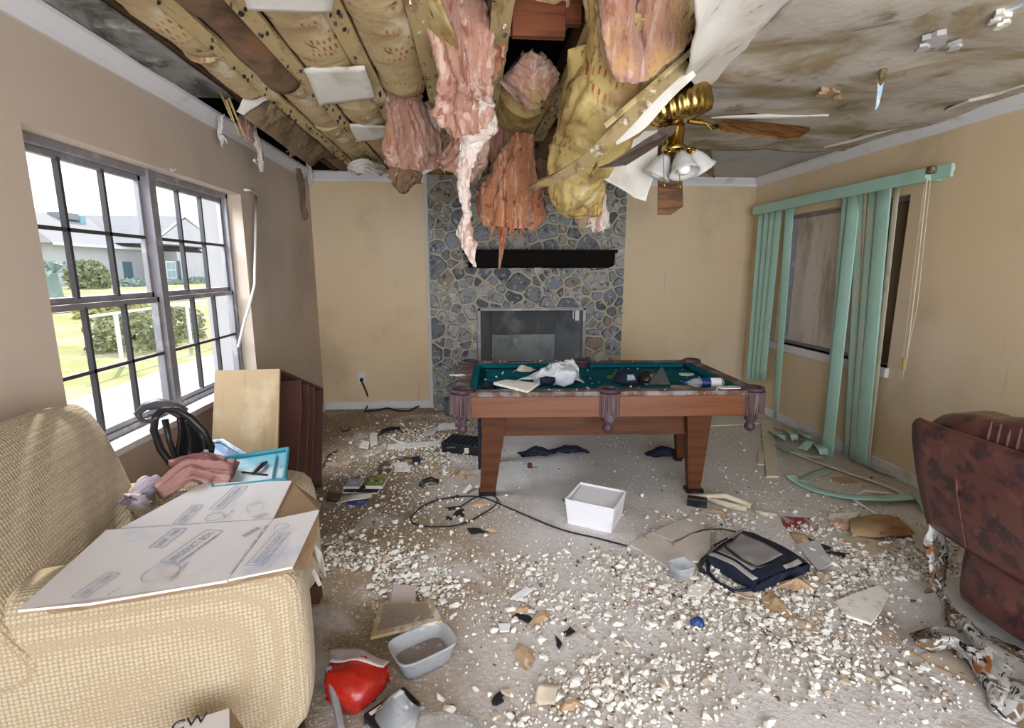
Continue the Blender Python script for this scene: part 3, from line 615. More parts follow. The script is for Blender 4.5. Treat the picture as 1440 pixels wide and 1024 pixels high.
# ---------------------------------------------------------------- bared ceiling: joists, batts, hanging insulation
ORD = ['first', 'second', 'third', 'fourth', 'fifth', 'sixth']
JX = [-1.33, -1.09, -.83, -.50, -.185, .13, .51]
JW = .04
YA = 1.0
for i, x in enumerate(JX):
    t = thing('ceiling_joist', (x, 3.2, 2.44), 'bare yellowed ceiling joist, %s one counted from the window wall' % ORD[i] if i < 6 else 'bare yellowed ceiling joist nearest the ceiling fan', 'joist', 'bared ceiling joists')
    m = MB(); m.b2((x-JW*.6, YA, 2.455), (x+JW*.6, YB, 2.60)); m.build('beam', JOIST, t)
    m = MB(); n = 24; last = YB-.03 if i != 6 else 4.0
    if i not in (0,):
        rows = []
        for k in range(n+1):
            y = YA + (last-YA)*k/n; wv = .004*noise.noise(V((i*3, y*4, 0))); z = 2.44 + .006*noise.noise(V((i*5, y*3, 2)))
            rows.append([(x-JW+wv, y, z), (x, y, z-.003), (x+JW+wv, y, z)])
        m.loft(rows, (1, 2)); f = m.build('nailing_face', STRIP, t, thick=.018)
        m = MB(); r_ = random.Random(i)
        for k in range(46):
            y = r_.uniform(YA, last); px = x + r_.choice((-.018, .02)) + r_.gauss(0, .005); a = r_.uniform(0, PI); s_ = r_.uniform(.003, .007) if i < 4 else r_.uniform(.004, .009)
            m.box((px, y, 2.424), (s_*2.2, s_*.9, .018), Matrix.Rotation(a, 3, 'Z') @ Matrix.Rotation(.3, 3, 'X'))
        m.build('nails', NAIL if i > 3 else RUBBER, f)['kind'] = 'stuff'
def batt(x0, x1, y0, y1, label, material, sag=.05, zt=2.47, end=0, seed=0, group='insulation batts between the joists'):
    """paper faced batt filling a bay; end > 0 lets its near end curl down"""
    rows = []; n = 9
    for k in range(n+1):
        t = k/n; y = y0 + (y1-y0)*t; e = end*max(0, 1-t/.35)**2 + .5*end*max(0, (t-.8)/.2)**2
        s_ = sag*(1+.5*noise.noise(V((seed, y*2.3, 1))))
        pr = []
        for q in range(9):
            u = -1 + q/4; pr.append((x0+(x1-x0)*(u+1)/2, y, zt - s_*(1-u*u)**.7 - e*(1-u*u)**.5))
        pr += [(x1, y, zt+.08), (x0, y, zt+.08)]
        rows.append(pr)
    m = MB(); m.loft(rows, (3, 1), closed=True, amp=.012, sc=9, fine=.004, seed=seed, caps=True)
    return tag(m.build('insulation_batt', material, smooth=True), label, 'insulation', group)
G = .028
bay = [(JX[i]+G, JX[i+1]-G) for i in range(6)]
batt(*bay[0], 1.0, 2.62, 'paper faced batt in the window side bay, nearest piece with a red printed patch', KRAFT, .045, seed=1)
batt(*bay[0], 2.62, 3.15, 'short paper batt just before the torn opening by the window wall', KRAFT, .05, seed=2, end=.02)
batt(*bay[1], 1.0, 2.95, 'dark soaked paper batt sagging in the second bay from the window', KRAFTD, .07, seed=3, end=.03)
batt(*bay[1], 2.95, 3.75, 'tan printed batt behind the soaked one in the second bay', KRAFT, .045, seed=4)
batt(*bay[1], 3.75, 4.55, 'tan printed batt far down the second bay, before the last one', KRAFT, .05, seed=5, end=.02)
batt(*bay[1], 4.55, 5.4, 'tan batt touching the far wall in the second bay', KRAFT, .05, seed=6)
batt(*bay[2], 1.0, 2.95, 'paper batt with large rusty print above the white ceiling scrap', KRAFT, .06, seed=7, end=.04)
batt(*bay[2], 3.3, 4.15, 'tan batt between the two white ceiling scraps', KRAFT, .055, seed=8)
batt(*bay[2], 4.15, 5.4, 'tan batt behind the smaller white ceiling scrap', KRAFT, .05, seed=9, end=.02)
batt(*bay[3], 1.0, 2.95, 'wide printed batt in the middle bay in front of the dark gap', KRAFT, .07, seed=10, end=.05)
batt(*bay[3], 3.9, 5.4, 'yellow batt at the far end of the middle bay', KRAFTY, .05, seed=11)
batt(*bay[0], 4.3, 5.4, 'dark batt in the far corner above the window wall', KRAFTD, .03, seed=12)
# fifth bay: a flap of yellow paper hanging along the joist
m = MB(); m.loft([[F(595, 0, 2.44), F(618, 0, 2.40)], [F(606, 60, 2.43), F(642, 60, 2.36)], [F(618, 120, 2.42), F(652, 125, 2.35)], [F(628, 185, 2.42), F(640, 165, 2.37)], [F(633, 200, 2.40), F(636, 198, 2.38)]], (5, 4), amp=.006, sc=12, fine=.004)
tag(m.build('paper_flap', KRAFTY, smooth=True, thick=.004), 'long yellow paper flap hanging beside the joist left of the pink strand', 'insulation paper')
m = MB(); m.b2((.16, 2.33, 2.50), (.48, 2.37, 2.66)); tag(m.build('wood_blocking', REDWOOD, bevel=.004), 'red brown board fixed across the bay near the top of the picture', 'board')
m = MB(); a, b = F(727, 42, 2.46), F(783, 42, 2.46); m.b2((a.x-.02, a.y, 2.44), (b.x+.04, a.y+.04, 2.58)); tag(m.build('wood_blocking', REDWOOD, bevel=.004), 'red brown cross board between two joists above the folded batt', 'board')
batt(.16, .48, 3.0, 4.0, 'yellow paper batt sagging right behind the red brown cross board', KRAFTY, .10, seed=13, end=.05, zt=2.46)
batt(.16, .48, 4.3, 5.4, 'grey brown batt at the far end of the bay above the fireplace', GYPBACK, .03, seed=14)
batt(-.15, .10, 3.9, 5.4, 'brown batt over the left half of the fireplace', KRAFTD, .05, seed=15)
batt(.55, 1.0, 3.9, 5.4, 'dark batt over the right half of the fireplace', KRAFTD, .04, seed=16)
batt(1.0, 1.6, 4.1, 5.4, 'dark paper batt beside the clean ceiling strip', GYPBACK, .02, seed=17)

def rag(name, pts, rx, label, material, cat='insulation', ry=None, ridge=.32, amp=.015, seed=0, sub=(6, 2), n=20, tails=None, group=None, flat=(1, 0, 0), fine=.013):
    """ragged hanging mass: rx half widths along the points, ry half depths; ridged lengthwise"""
    rows = []; pts = [V(p) for p in pts]; ry = ry or [q*.6 for q in rx]
    for i, p in enumerate(pts):
        d = (pts[min(i+1, len(pts)-1)]-pts[max(i-1, 0)]).normalized(); a = V(flat); a = (a - d*a.dot(d)).normalized(); b = d.cross(a)
        rows.append([p + a*math.cos(2*PI*k/n)*rx[i] + b*math.sin(2*PI*k/n)*ry[i] for k in range(n)])
    m = MB(); m.loft(rows, (sub[0], 3), closed=True, amp=amp*1.2, sc=8, fine=fine, ridge=ridge*1.35, seed=seed, caps=True)
    for tl in tails or []:
        m.tube(tl[0], tl[1], 7)
    return tag(m.build(name, material, smooth=True), label, cat, group)
def tails(base, n, ln, spread, seed, r0=.012):
    r_ = random.Random(seed); out = []
    for i in range(n):
        p = V(base) + V((r_.uniform(-spread, spread), r_.uniform(-.03, .03), .03)); l = ln*r_.uniform(.4, 1); pp = [p]; rr = [r0*r_.uniform(.7, 1.4)]
        for k in range(4): pp.append(pp[-1] + V((r_.gauss(0, .01), r_.gauss(0, .008), -l/4))); rr.append(rr[0]*(1-(k+1)/4.3))
        out.append((pp, rr))
    return out
# a: long pink strand ending in a thin white thread in front of the fireplace
rag('pink_insulation_strand', [Y(635, -20, 2.25), Y(640, 40, 2.3), Y(655, 100, 2.35), Y(655, 150, 2.45), Y(662, 185, 2.5)], [.10, .10, .085, .10, .075],
    'thick ridged strand of pink insulation hanging beside the yellow paper flap', PINK, ridge=.5, seed=1, ry=[.07]*5, sub=(8, 2))
rag('pink_insulation_tuft', [Y(690, -10, 2.35), Y(688, 50, 2.4), Y(682, 100, 2.45), Y(672, 140, 2.5)], [.06, .07, .05, .02], 'brown pink insulation lobe right of the thick pink strand', ORANGE, ridge=.3, seed=21)
rag('white_insulation_thread', [Y(668, 130, 2.42), Y(662, 160, 2.5), Y(668, 185, 2.52), Y(662, 205, 2.55), Y(655, 240, 2.58), Y(651, 270, 2.6), Y(656, 300, 2.6), Y(653, 325, 2.6), Y(664, 352, 2.6), Y(667, 374, 2.6)],
    [.07, .085, .075, .045, .035, .028, .012, .034, .022, .008], 'pale stretched insulation thread dangling down to the black mantel', PALE, ridge=.35, seed=2, ry=[.06, .07, .06, .03, .022, .018, .01, .02, .016, .008], sub=(9, 2))
# b: flaring orange piece over the chimney breast
rag('orange_insulation_piece', [Y(735, 186, 3.3), Y(733, 205, 3.32), Y(728, 235, 3.35), Y(722, 270, 3.38), Y(720, 300, 3.4), Y(719, 322, 3.4)], [.04, .075, .11, .15, .18, .16],
    'rusty orange insulation flaring like a skirt in front of the stone chimney', ORANGE, ry=[.04, .05, .06, .07, .07, .05], ridge=.42, seed=3, sub=(10, 2),
    tails=[([Y(707, 318, 3.4), Y(706, 345, 3.4), Y(702, 378, 3.4)], [.04, .02, .006])] + tails(Y(722, 322, 3.4), 12, .14, .15, 5))
rag('insulation_tuft', [Y(700, 155, 3.55), Y(704, 215, 3.6), Y(706, 245, 3.62), Y(716, 262, 3.62)], [.03, .06, .06, .02], 'small yellow brown tuft left of the orange skirt of insulation', PINK, ridge=.4, seed=33)
# c: dark cluster left of the fireplace
rag('brown_insulation_cluster', [Y(563, 120, 3.1), Y(570, 160, 3.2), Y(577, 200, 3.25), Y(577, 235, 3.3)], [.07, .10, .13, .12], 'brown pink bundle of insulation hanging left of the chimney top', PINK, ridge=.45, seed=4, ry=[.06, .08, .1, .08], sub=(9, 2), tails=tails(Y(572, 235, 3.3), 8, .12, .09, 6))
rag('pink_insulation_fold', [Y(592, 145, 3.3), Y(598, 180, 3.35), Y(598, 215, 3.38), Y(610, 238, 3.4)], [.05, .09, .09, .10], 'pale pink fold of insulation at the right of the brown bundle', PALE, ridge=.35, seed=5, sub=(8, 2), tails=tails(Y(612, 236, 3.4), 6, .06, .1, 7))
rag('dark_insulation_scrap', [Y(572, 238, 3.3), Y(568, 255, 3.3), Y(570, 276, 3.3)], [.06, .07, .02], 'dark ragged scrap dangling lowest beneath the brown bundle', KRAFTD, ridge=.6, seed=6, amp=.03, tails=tails(Y(570, 262, 3.3), 4, .07, .06, 8))
rag('insulation_tuft', [Y(662, 150, 2.95), Y(660, 212, 3.05), Y(640, 240, 3.1)], [.08, .10, .12], 'brown shreds bunched at the far end of the thick pink strand', PINK, ridge=.5, seed=7, tails=tails(Y(650, 240, 3.1), 6, .06, .12, 9))
# e: curled pink batt in its paper over the far end of the bay
rag('folded_pink_batt', [F(720, 95, 2.46), F(745, 118, 2.40), F(775, 100, 2.46)], [.10, .13, .09], 'pink curl of insulation showing over the yellow paper behind the cross board', PINK, ry=[.08, .11, .08], ridge=.35, seed=8, flat=(0, 1, 0))
# big paper covered batt that has dropped out of its bay
rows = []
for (u, v, y, ru, rz) in ((905, -15, 2.0, .20, .13), (890, 60, 2.15, .20, .14), (870, 130, 2.3, .19, .14), (838, 190, 2.5, .17, .13), (815, 240, 2.7, .14, .11), (812, 285, 2.85, .12, .07), (815, 300, 2.9, .11, .03)):
    c = Y(u, v, y); rows.append([c + V((math.cos(2*PI*k/16)*ru, math.sin(2*PI*k/16)*.4*rz, math.sin(2*PI*k/16)*rz)) for k in range(16)])
t = thing('fallen_batt', rows[0][0], 'huge yellow paper covered batt sagging out of the ceiling left of the fan', 'insulation')
m = MB(); m.loft(rows, (9, 4), closed=True, amp=.045, sc=5, fine=.018, ridge=.16, seed=9, caps=True); m.build('paper_facing', KRAFTY, t, smooth=True)
rows = []
for (u, v, y, r_) in ((868, -20, 1.95, .07), (868, 30, 1.98, .085), (876, 75, 2.0, .09), (886, 100, 2.02, .085), (905, 88, 2.04, .085), (922, 55, 2.02, .10), (925, 10, 1.98, .10), (925, -20, 1.95, .09)):
    c = Y(u, v, y); rows.append([c + V((math.cos(2*PI*k/12)*r_*.9, math.sin(2*PI*k/12)*r_*.5, math.sin(2*PI*k/12)*r_*.5)) for k in range(12)])
m = MB(); m.loft(rows, (6, 3), closed=True, amp=.02, sc=9, fine=.008, ridge=.3, seed=10, caps=True); m.build('pink_filling', PINK, t, smooth=True)['label'] = 'pink filling folded in a U'
m = MB(); m.loft([[Y(800, 70, 2.25), Y(846, 60, 2.2)], [Y(792, 130, 2.4), Y(850, 150, 2.3)], [Y(778, 200, 2.6), Y(815, 205, 2.55)], [Y(775, 250, 2.75), Y(800, 245, 2.7)]], (6, 4), amp=.02, sc=9, fine=.006)
m.build('torn_facing', KRAFTY, t, smooth=True, thick=.004)
m = MB(); m.loft([[Y(800, 262, 2.9), Y(842, 250, 2.9)], [Y(805, 285, 2.9), Y(835, 282, 2.9)], [Y(812, 318, 2.9), Y(826, 315, 2.9)]], (6, 4), amp=.02, sc=12, fine=.006); m.build('torn_end', GYPBACK, t, smooth=True, thick=.004)
rag('pink_insulation_scrap', [Y(800, 150, 3.3), Y(832, 262, 3.3), Y(838, 300, 3.3), Y(846, 325, 3.3)], [.07, .08, .07, .05], 'pale pink scrap hanging behind the fallen yellow batt', PALE, ridge=.35, seed=11, ry=[.03]*4, tails=tails(Y(840, 322, 3.3), 6, .06, .05, 11))
rag('pink_insulation_scrap', [Y(765, 225, 3.4), Y(768, 250, 3.4), Y(772, 275, 3.4)], [.04, .05, .02], 'narrow dark scrap between the orange skirt and the fallen yellow batt', KRAFTD, ridge=.35, seed=12)
rag('pink_insulation_tuft', [Y(958, -15, 2.05), Y(962, 25, 2.08), Y(958, 50, 2.1), Y(956, 72, 2.1)], [.06, .05, .03, .006], 'small pink tuft right of the folded batt at the top edge', PINK, ridge=.4, seed=13)
rag('pink_insulation_batt', [F(700, -5, 2.62), F(745, 15, 2.60), F(800, 5, 2.62)], [.12, .14, .12], 'pink insulation above the red brown cross board', PINK, ridge=.3, seed=14, flat=(0, 1, 0))
# slanting joist face beside the fallen batt and broken strip under the fan
t = thing('broken_strip', Y(965, 85, 2.3), 'broken furring strip dipping from the ceiling edge past the fan blade', 'board')
m = MB(); m.loft([[Y(958, 78, 2.10), Y(969, 96, 2.10)], [Y(900, 136, 2.08), Y(912, 151, 2.08)], [Y(852, 186, 2.12), Y(863, 201, 2.12)], [Y(806, 229, 2.25), Y(817, 241, 2.25)], [Y(742, 262, 2.45), Y(752, 266, 2.45)]], (6, 3), amp=.006, sc=8); m.build('wood', mat('tan_strip_wood', (.33, .25, .12), [((.18, .11, .06), (9, 9, 9), .48, .64, 7), ((.62, .58, .48), 14, .60, .68)], .8), t, thick=.02)
m = MB(); m.tube([Y(972, 72, 2.08), Y(920, 118, 2.06), Y(850, 178, 2.08)], .012, 6); m.build('bent_rod', STRIP, t)
m = MB(); m.loft([[Y(775, 250, 2.85), Y(790, 250, 2.85)], [Y(800, 252, 2.8), Y(812, 262, 2.8)], [Y(808, 275, 2.8), Y(825, 285, 2.8)]], (4, 3), amp=.006, sc=8); m.build('splinter', STRIP, t, thick=.012)
# hanging gypsum sheet
t = thing('hanging_gypsum_sheet', F(1050, 40, 2.44), 'white sheet of plasterboard paper peeling off the ceiling above the fan', 'plasterboard')
m = MB(); m.loft([[F(1225, -25, 2.43), F(1180, -25, 2.42), F(1040, -25, 2.34), F(975, -15, 2.22)], [F(1130, 10, 2.43), F(1090, 15, 2.41), F(1020, 20, 2.32), F(980, 35, 2.22)], [F(1060, 75, 2.43), F(1040, 75, 2.40), F(1005, 75, 2.32), F(970, 85, 2.22)],
    [F(1010, 130, 2.43), F(998, 125, 2.40), F(980, 120, 2.34), F(962, 108, 2.24)]], (8, 6), amp=.012, sc=5, fine=.003); m.build('sheet', GYP, t, smooth=True, thick=.006)
m = MB(); m.loft([[Y(965, 84, 2.14), Y(978, 105, 2.14)], [Y(925, 130, 2.12), Y(940, 145, 2.12)], [Y(893, 158, 2.12), Y(905, 182, 2.12)], [Y(862, 190, 2.16), Y(868, 204, 2.16)]], (5, 3), amp=.008, sc=8); m.build('white_edge', GYP, t, thick=.006)
m = MB(); m.loft([[Y(858, 205, 2.62), Y(900, 185, 2.62), Y(925, 165, 2.62)], [Y(838, 240, 2.66), Y(890, 232, 2.7), Y(926, 205, 2.66)], [Y(868, 262, 2.66), Y(895, 255, 2.7), Y(922, 235, 2.66)], [Y(890, 279, 2.66), Y(899, 281, 2.66), Y(908, 283, 2.66)]], (6, 5), amp=.012, sc=8); m.build('lower_flap', GYP, t, smooth=True, thick=.005)
m = MB(); m.loft([[F(1000, 200, 2.44), F(965, 200, 2.44)], [F(1000, 210, 2.43), F(955, 215, 2.40)], [F(1005, 250, 2.43), F(905, 190, 2.30)]], (4, 4)); m.build('back_flap', GYPBACK, t, thick=.01)
# scraps nailed to the joists
def scrap(pts, z, label, material, seed, thick=.012, amp=.01):
    q = [F(u, v, z - dz) for u, v, dz in pts]; m = MB(); m.loft([[q[0], q[1]], [q[3], q[2]]], (6, 6), amp=amp, sc=7, fine=.004, seed=seed)
    return tag(m.build('ceiling_scrap', material, smooth=True, thick=thick), label, 'plasterboard scrap')
scrap([(428, 98, 0), (513, 94, 0), (528, 138, .02), (450, 148, .03)], 2.41, 'larger square scrap of white ceiling board left on the joists', GYP, 1)
scrap([(492, 176, 0), (547, 178, 0), (548, 192, .02), (502, 200, .03)], 2.41, 'smaller white ceiling board scrap behind the larger one', GYP, 2)
scrap([(336, -30, 0), (470, -30, 0), (466, 16, .01), (350, 14, .02)], 2.41, 'white ceiling board remnant cut by the top edge of the picture', GYP, 3)
scrap([(380, 140, 0), (462, 212, 0), (437, 234, .14), (344, 166, .14)], 2.45, 'dark brown board panel tipped down beside the torn hole over the window wall', GYPBACK, 4, .02)
scrap([(350, 128, 0), (384, 134, 0), (352, 166, .13), (330, 155, .10)], 2.47, 'thin white torn lip of the hole over the window wall', GYP, 5, .008, .02)
m = MB()
for a, b in (((318, 140), (338, 195)), ((322, 138), (346, 198)), ((310, 130), (326, 168))): m.tube([F(*a, 2.44), F(*b, 2.24)], [.007, .004], 5)
tag(m.build('splinters', STRIP), 'yellow wood splinters sticking down at the torn hole over the window', 'wood splinters')
def hang(u0, v0, u1, v1, u2, v2, w0, w1, label, material, seed, x=-1.42):
    return rag('hanging_scrap', [X(u0, v0, x), X(u1, v1, x), X(u2, v2, x)], [w0, w1, w1*.35], label, material, ridge=.5, seed=seed, ry=[.012, .012, .008], flat=(0, 1, 0), amp=.02, tails=tails(X(u2, v2-8, x), 3, .05, w1*.6, seed, .008))
hang(345, 160, 350, 180, 352, 200, .09, .10, 'pinkish torn scrap hanging from the hole over the window wall', PINK, 31)
hang(352, 158, 362, 205, 366, 240, .035, .04, 'tongue shaped pale scrap hanging lowest over the window', PALE, 32)
hang(412, 172, 412, 198, 408, 220, .03, .07, 'pointed pink scrap clinging to the tipped brown panel', PINK, 33, -1.35)
hang(430, 205, 436, 240, 438, 260, .04, .05, 'silver white shreds by the far window corner', GYP, 34, -1.545)
hang(418, 232, 426, 262, 430, 310, .07, .05, 'brown strip of paper peeling down the window wall near the far corner', GYPBACK, 35, -1.57)
hang(311, 162, 312, 180, 312, 205, .006, .004, 'thin white thread hanging from the crown moulding above the window', GYP, 36, -1.52)
rag('crumpled_paper', [F(492, 228, 2.38), F(512, 233, 2.36), F(535, 238, 2.38)], [.04, .08, .05], 'crumpled silver white paper caught at the far end of the joists', GYP, 'paper', ridge=.6, seed=37, flat=(0, 1, 0), amp=.03)
# torn bits on the right ceiling
BLUEW = mat('blue_white_paper', (.42, .58, .78), [((.8, .8, .8), 12, .5, .6)], .5)
t = thing('hanging_ribbon', F(1240, 98, 2.4), 'blue and white paper ribbon dangling from the mouldy ceiling', 'paper strip')
m = MB(); a = F(1240, 98, 2.40); m.loft([[Y(1236, 97, a.y), Y(1245, 97, a.y)], [Y(1234, 120, a.y), Y(1241, 122, a.y)], [Y(1230, 155, a.y), Y(1234, 150, a.y)]], (4, 2), amp=.004); m.build('ribbon', BLUEW, t, thick=.003)
m = MB(); m.tube([Y(1242, 95, a.y), Y(1240, 112, a.y-.02), Y(1238, 120, a.y)], [.02, .014, .004], 6); m.build('brown_tab', GYPBACK, t)
def tear(u, v, ru, label, material, seed, z=2.385):
    c = F(u, v, z); pts = torn(c.x, c.y, ru, ru*.45, c.z, 11, .45, .6, seed); m = MB(); m.prism(pts, (0, 0, .02)); r_ = random.Random(seed)
    for k in range(3): m.prism([p + V((0, 0, -.01*k)) for p in torn(c.x+r_.uniform(-ru, ru), c.y, ru*.4, ru*.25, c.z-.01, 7, .4, 1, seed+k)], (0, 0, .012))
    return tag(m.build('torn_paper', material), label, 'torn ceiling paper')
tear(1168, 132, .07, 'pale and brown torn paper curl left of the dangling ribbon', TAN, 1)
tear(1320, 60, .08, 'bluish grey torn paper right of the dangling ribbon', PAPERG, 2)
tear(1410, 28, .06, 'small cream flake near the upper right corner of the ceiling', PLASTER, 3)
m = MB(); a, b = F(1380, 32, 2.40), F(1440, 2, 2.40); m.prism([a, b, b+V((.03, .03, 0)), a+V((.0, .02, 0))], (0, 0, .02)); tag(m.build('hanging_ribbon', BLUEW), 'blue edged paper strip peeling at the upper right corner', 'paper strip')
for k, (pts, lab) in enumerate((([(1160, 207), (1200, 197), (1240, 185), (1290, 172)], 'long light split in the ceiling above the right crown moulding'), ([(1330, 155), (1365, 140), (1400, 132), (1445, 118)], 'white ragged split in the ceiling edge at the right border'), ([(1165, 162), (1080, 163), (1000, 165)], 'pale sagging board edge running above the right fan blade'))):
    m = MB(); z = 2.40; m.tube([F(u, v, z) for u, v in pts], [.006] + [.014]*(len(pts)-2) + [.006], 5); m.tube([F(u, v-2, z+.012) for u, v in pts], .012, 5, mi=1)
    tag(m.build('ceiling_split', [GYP if k else IVORY, ATTIC]), lab, 'torn board edge')

# ---------------------------------------------------------------- ceiling fan
FC = Y(945, 152, 2.62)
fan = thing('ceiling_fan', (FC.x+.03, FC.y, 2.40), 'antique brass ceiling fan tilted from the broken ceiling with glass lamp shades', 'ceiling fan')
TI = Matrix.Rotation(math.radians(-15), 3, 'Y') @ Matrix.Rotation(math.radians(3), 3, 'X')
def fan_p(x, y, z): return FC + TI @ V((x, y, z))
m = MB(); m.lathe([(0, .08), (.12, .08), (.17, .065), (.185, .04), (.188, -.025), (.175, -.06), (.13, -.075), (.055, -.08), (0, -.08)], FC, 168, rot=TI, flute=.02, nf=28); m.build('motor_housing', BRASS, fan, smooth=True)
m = MB(); m.lathe([(0, .14), (.06, .14), (.07, .10), (.03, .075)], FC, 20, rot=TI); m.tube([fan_p(0, 0, .12), fan_p(0, 0, .26)], .015, 8); m.build('canopy', BRASS, fan, smooth=True)
m = MB(); m.lathe([(0, -.07), (.045, -.075), (.05, -.10), (.045, -.17), (.06, -.18), (.062, -.20), (.03, -.22), (0, -.225)], FC+V((.02, 0, 0)), 24, flute=.03, nf=8, rot=Matrix.Rotation(.0, 3, 'X')); m.build('light_fitter', BRASS, fan, smooth=True)
def blade(px, y, label, material, wd=.12):
    pts = [Y(u, v, yy) for (u, v), yy in zip(px, y)]; m = MB()
    nrm = (pts[1]-pts[0]).cross(pts[2]-pts[1]).normalized(); m.prism(pts, nrm*.008); o = m.build('blade', material, fan, bevel=.002); o['label'] = label; return o
blade([(1010, 172), (1020, 167), (1080, 172), (1139, 178), (1140, 182), (1125, 193), (1110, 195), (1015, 183)], [2.62, 2.70, 2.78, 2.86, 2.84, 2.74, 2.72, 2.58], 'walnut blade pointing right', BLADE)
blade([(952, 177), (938, 178), (905, 197), (868, 225), (840, 236), (845, 237), (880, 233), (925, 205), (945, 190)], [2.55, 2.48, 2.3, 2.15, 2.05, 2.03, 2.05, 2.25, 2.45], 'dusty blade pointing to the camera', BLADED)
blade([(926, 205), (958, 205), (961, 290), (944, 302), (925, 302)], [2.82]*5, 'walnut blade broken off and hanging straight down', BLADE)
blade([(925, 180), (905, 178), (872, 175), (872, 181), (902, 186), (922, 186)], [2.75, 2.85, 2.98, 3.0, 2.9, 2.78], 'blade pointing to the far wall', BLADE)
m = MB(); m.tube([Y(968, 170, 2.62), Y(985, 172, 2.63), Y(1002, 176, 2.64), Y(1018, 175, 2.66)], [.012, .014, .009, .012], 8)
m.tube([Y(992, 173, 2.62), Y(1000, 182, 2.63), Y(1010, 180, 2.65)], .006, 6); m.tube([Y(952, 180, 2.6), Y(938, 184, 2.5)], .012, 6); m.tube([Y(942, 195, 2.7), Y(933, 200, 2.78), Y(936, 215, 2.8)], .008, 6); m.tube([Y(925, 183, 2.7), Y(915, 182, 2.8)], .01, 6); m.build('blade_bracket', BRASS, fan)
def shade(u, v, y, du, dv, label, lit=False):
    c = Y(u, v, y); ax = V((du, -.35 if lit else .15, dv)).normalized(); rot = ax.to_track_quat('Z', 'Y').to_matrix()
    m = MB(); m.lathe([(.022, -.01), (.026, 0), (.04, .02), (.052, .05), (.058, .075), (.072, .095)], c, 32, rot=rot, flute=.04, nf=14); s_ = m.build('lamp_shade', FROST, fan, smooth=True, thick=.003)
    m = MB(); m.lathe([(0, -.03), (.02, -.028), (.024, .0), (.018, .01)], c, 14, rot=rot); m.tube([c - ax*.03, fan_p(.02, 0, -.20)], .008, 6); m.build('socket', BRASS, s_, smooth=True)
    m = MB()
    prof = [(.012, .01), (.018, .03), (.03, .055), (.031, .075), (.022, .095), (0, .10)]; m.lathe(prof, c, 16, rot=rot); m.build('bulb', BULB, s_, smooth=True)
shade(935, 222, 2.58, -.45, -1, '')
shade(958, 218, 2.52, .1, -1, '', True)
shade(975, 216, 2.6, .75, -1, '')
shade(958, 222, 2.70, .2, -1, '')
m = MB()
for u, v in ((934, 258), (956, 260)): m.tube([Y(u-1, 215, 2.5), Y(u, v, 2.5)], .0018, 5); m.lathe([(.003, .0), (.008, -.012), (.008, -.022), (0, -.026)], Y(u, v-2, 2.5), 10)
m.build('pull_chain', BRASS, fan)

# ---------------------------------------------------------------- pool table
PT = thing('pool_table', (-.11, 2.94, 0), 'reddish brown pool table with teal felt, fringed pockets and tapered legs', 'pool table', rot=(0, 0, math.radians(-2.6)))
PM = world_of(PT)
TW, TD, TH = 1.86, 1.06, .765
def lp(x, y, z): return PM @ V((x, y, z))
def lb(m, a, b, mi=0): m.b2(a, b, mi)
m = MB(); lb(m, (.06, .0, .605), (TW-.06, .03, .735)); lb(m, (.06, TD-.03, .605), (TW-.06, TD, .735)); lb(m, (0, .06, .605), (.03, TD-.06, .735)); lb(m, (TW-.03, .06, .605), (TW, TD-.06, .735)); m.build('apron', WOODP, PT, local=True, bevel=.004)
m = MB(); lb(m, (.06, -.005, .735), (TW/2-.06, .085, TH)); lb(m, (TW/2+.06, -.005, .735), (TW-.06, .085, TH)); lb(m, (.06, TD-.085, .735), (TW/2-.06, TD+.005, TH)); lb(m, (TW/2+.06, TD-.085, .735), (TW-.06, TD+.005, TH))
lb(m, (-.005, .06, .735), (.085, TD-.06, TH)); lb(m, (TW-.085, .06, .735), (TW+.005, TD-.06, TH)); m.build('rail', RAILTOP, PT, local=True, bevel=.006)
m = MB(); lb(m, (.02, .03, .70), (TW-.02, TD-.03, .722)); m.build('playing_surface', FELT, PT, local=True)
m = MB()
def cushion(a, b, n):
    a, b, n = V(a), V(b), V(n); d = (b-a).normalized(); pr = []
    for p, s_ in ((a, 1), (b, -1)): pr.append([p, p + n*.045 + d*s_*.03 - V((0, 0, .008)), p + n*.045 + d*s_*.03 - V((0, 0, .028)), p - V((0, 0, .045))])
    m.add(pr[0]+pr[1], [(0, 1, 2, 3), (7, 6, 5, 4)] + [(i, (i+1) % 4, 4+(i+1) % 4, 4+i) for i in range(4)])
z = TH-.004
cushion((.11, .083, z), (TW/2-.06, .083, z), (0, 1, 0)); cushion((TW/2+.06, .083, z), (TW-.11, .083, z), (0, 1, 0)); cushion((.11, TD-.083, z), (TW/2-.06, TD-.083, z), (0, -1, 0)); cushion((TW/2+.06, TD-.083, z), (TW-.11, TD-.083, z), (0, -1, 0))
cushion((.083, .11, z), (.083, TD-.11, z), (1, 0, 0)); cushion((TW-.083, .11, z), (TW-.083, TD-.11, z), (-1, 0, 0)); m.build('cushion', FELT, PT, local=True)
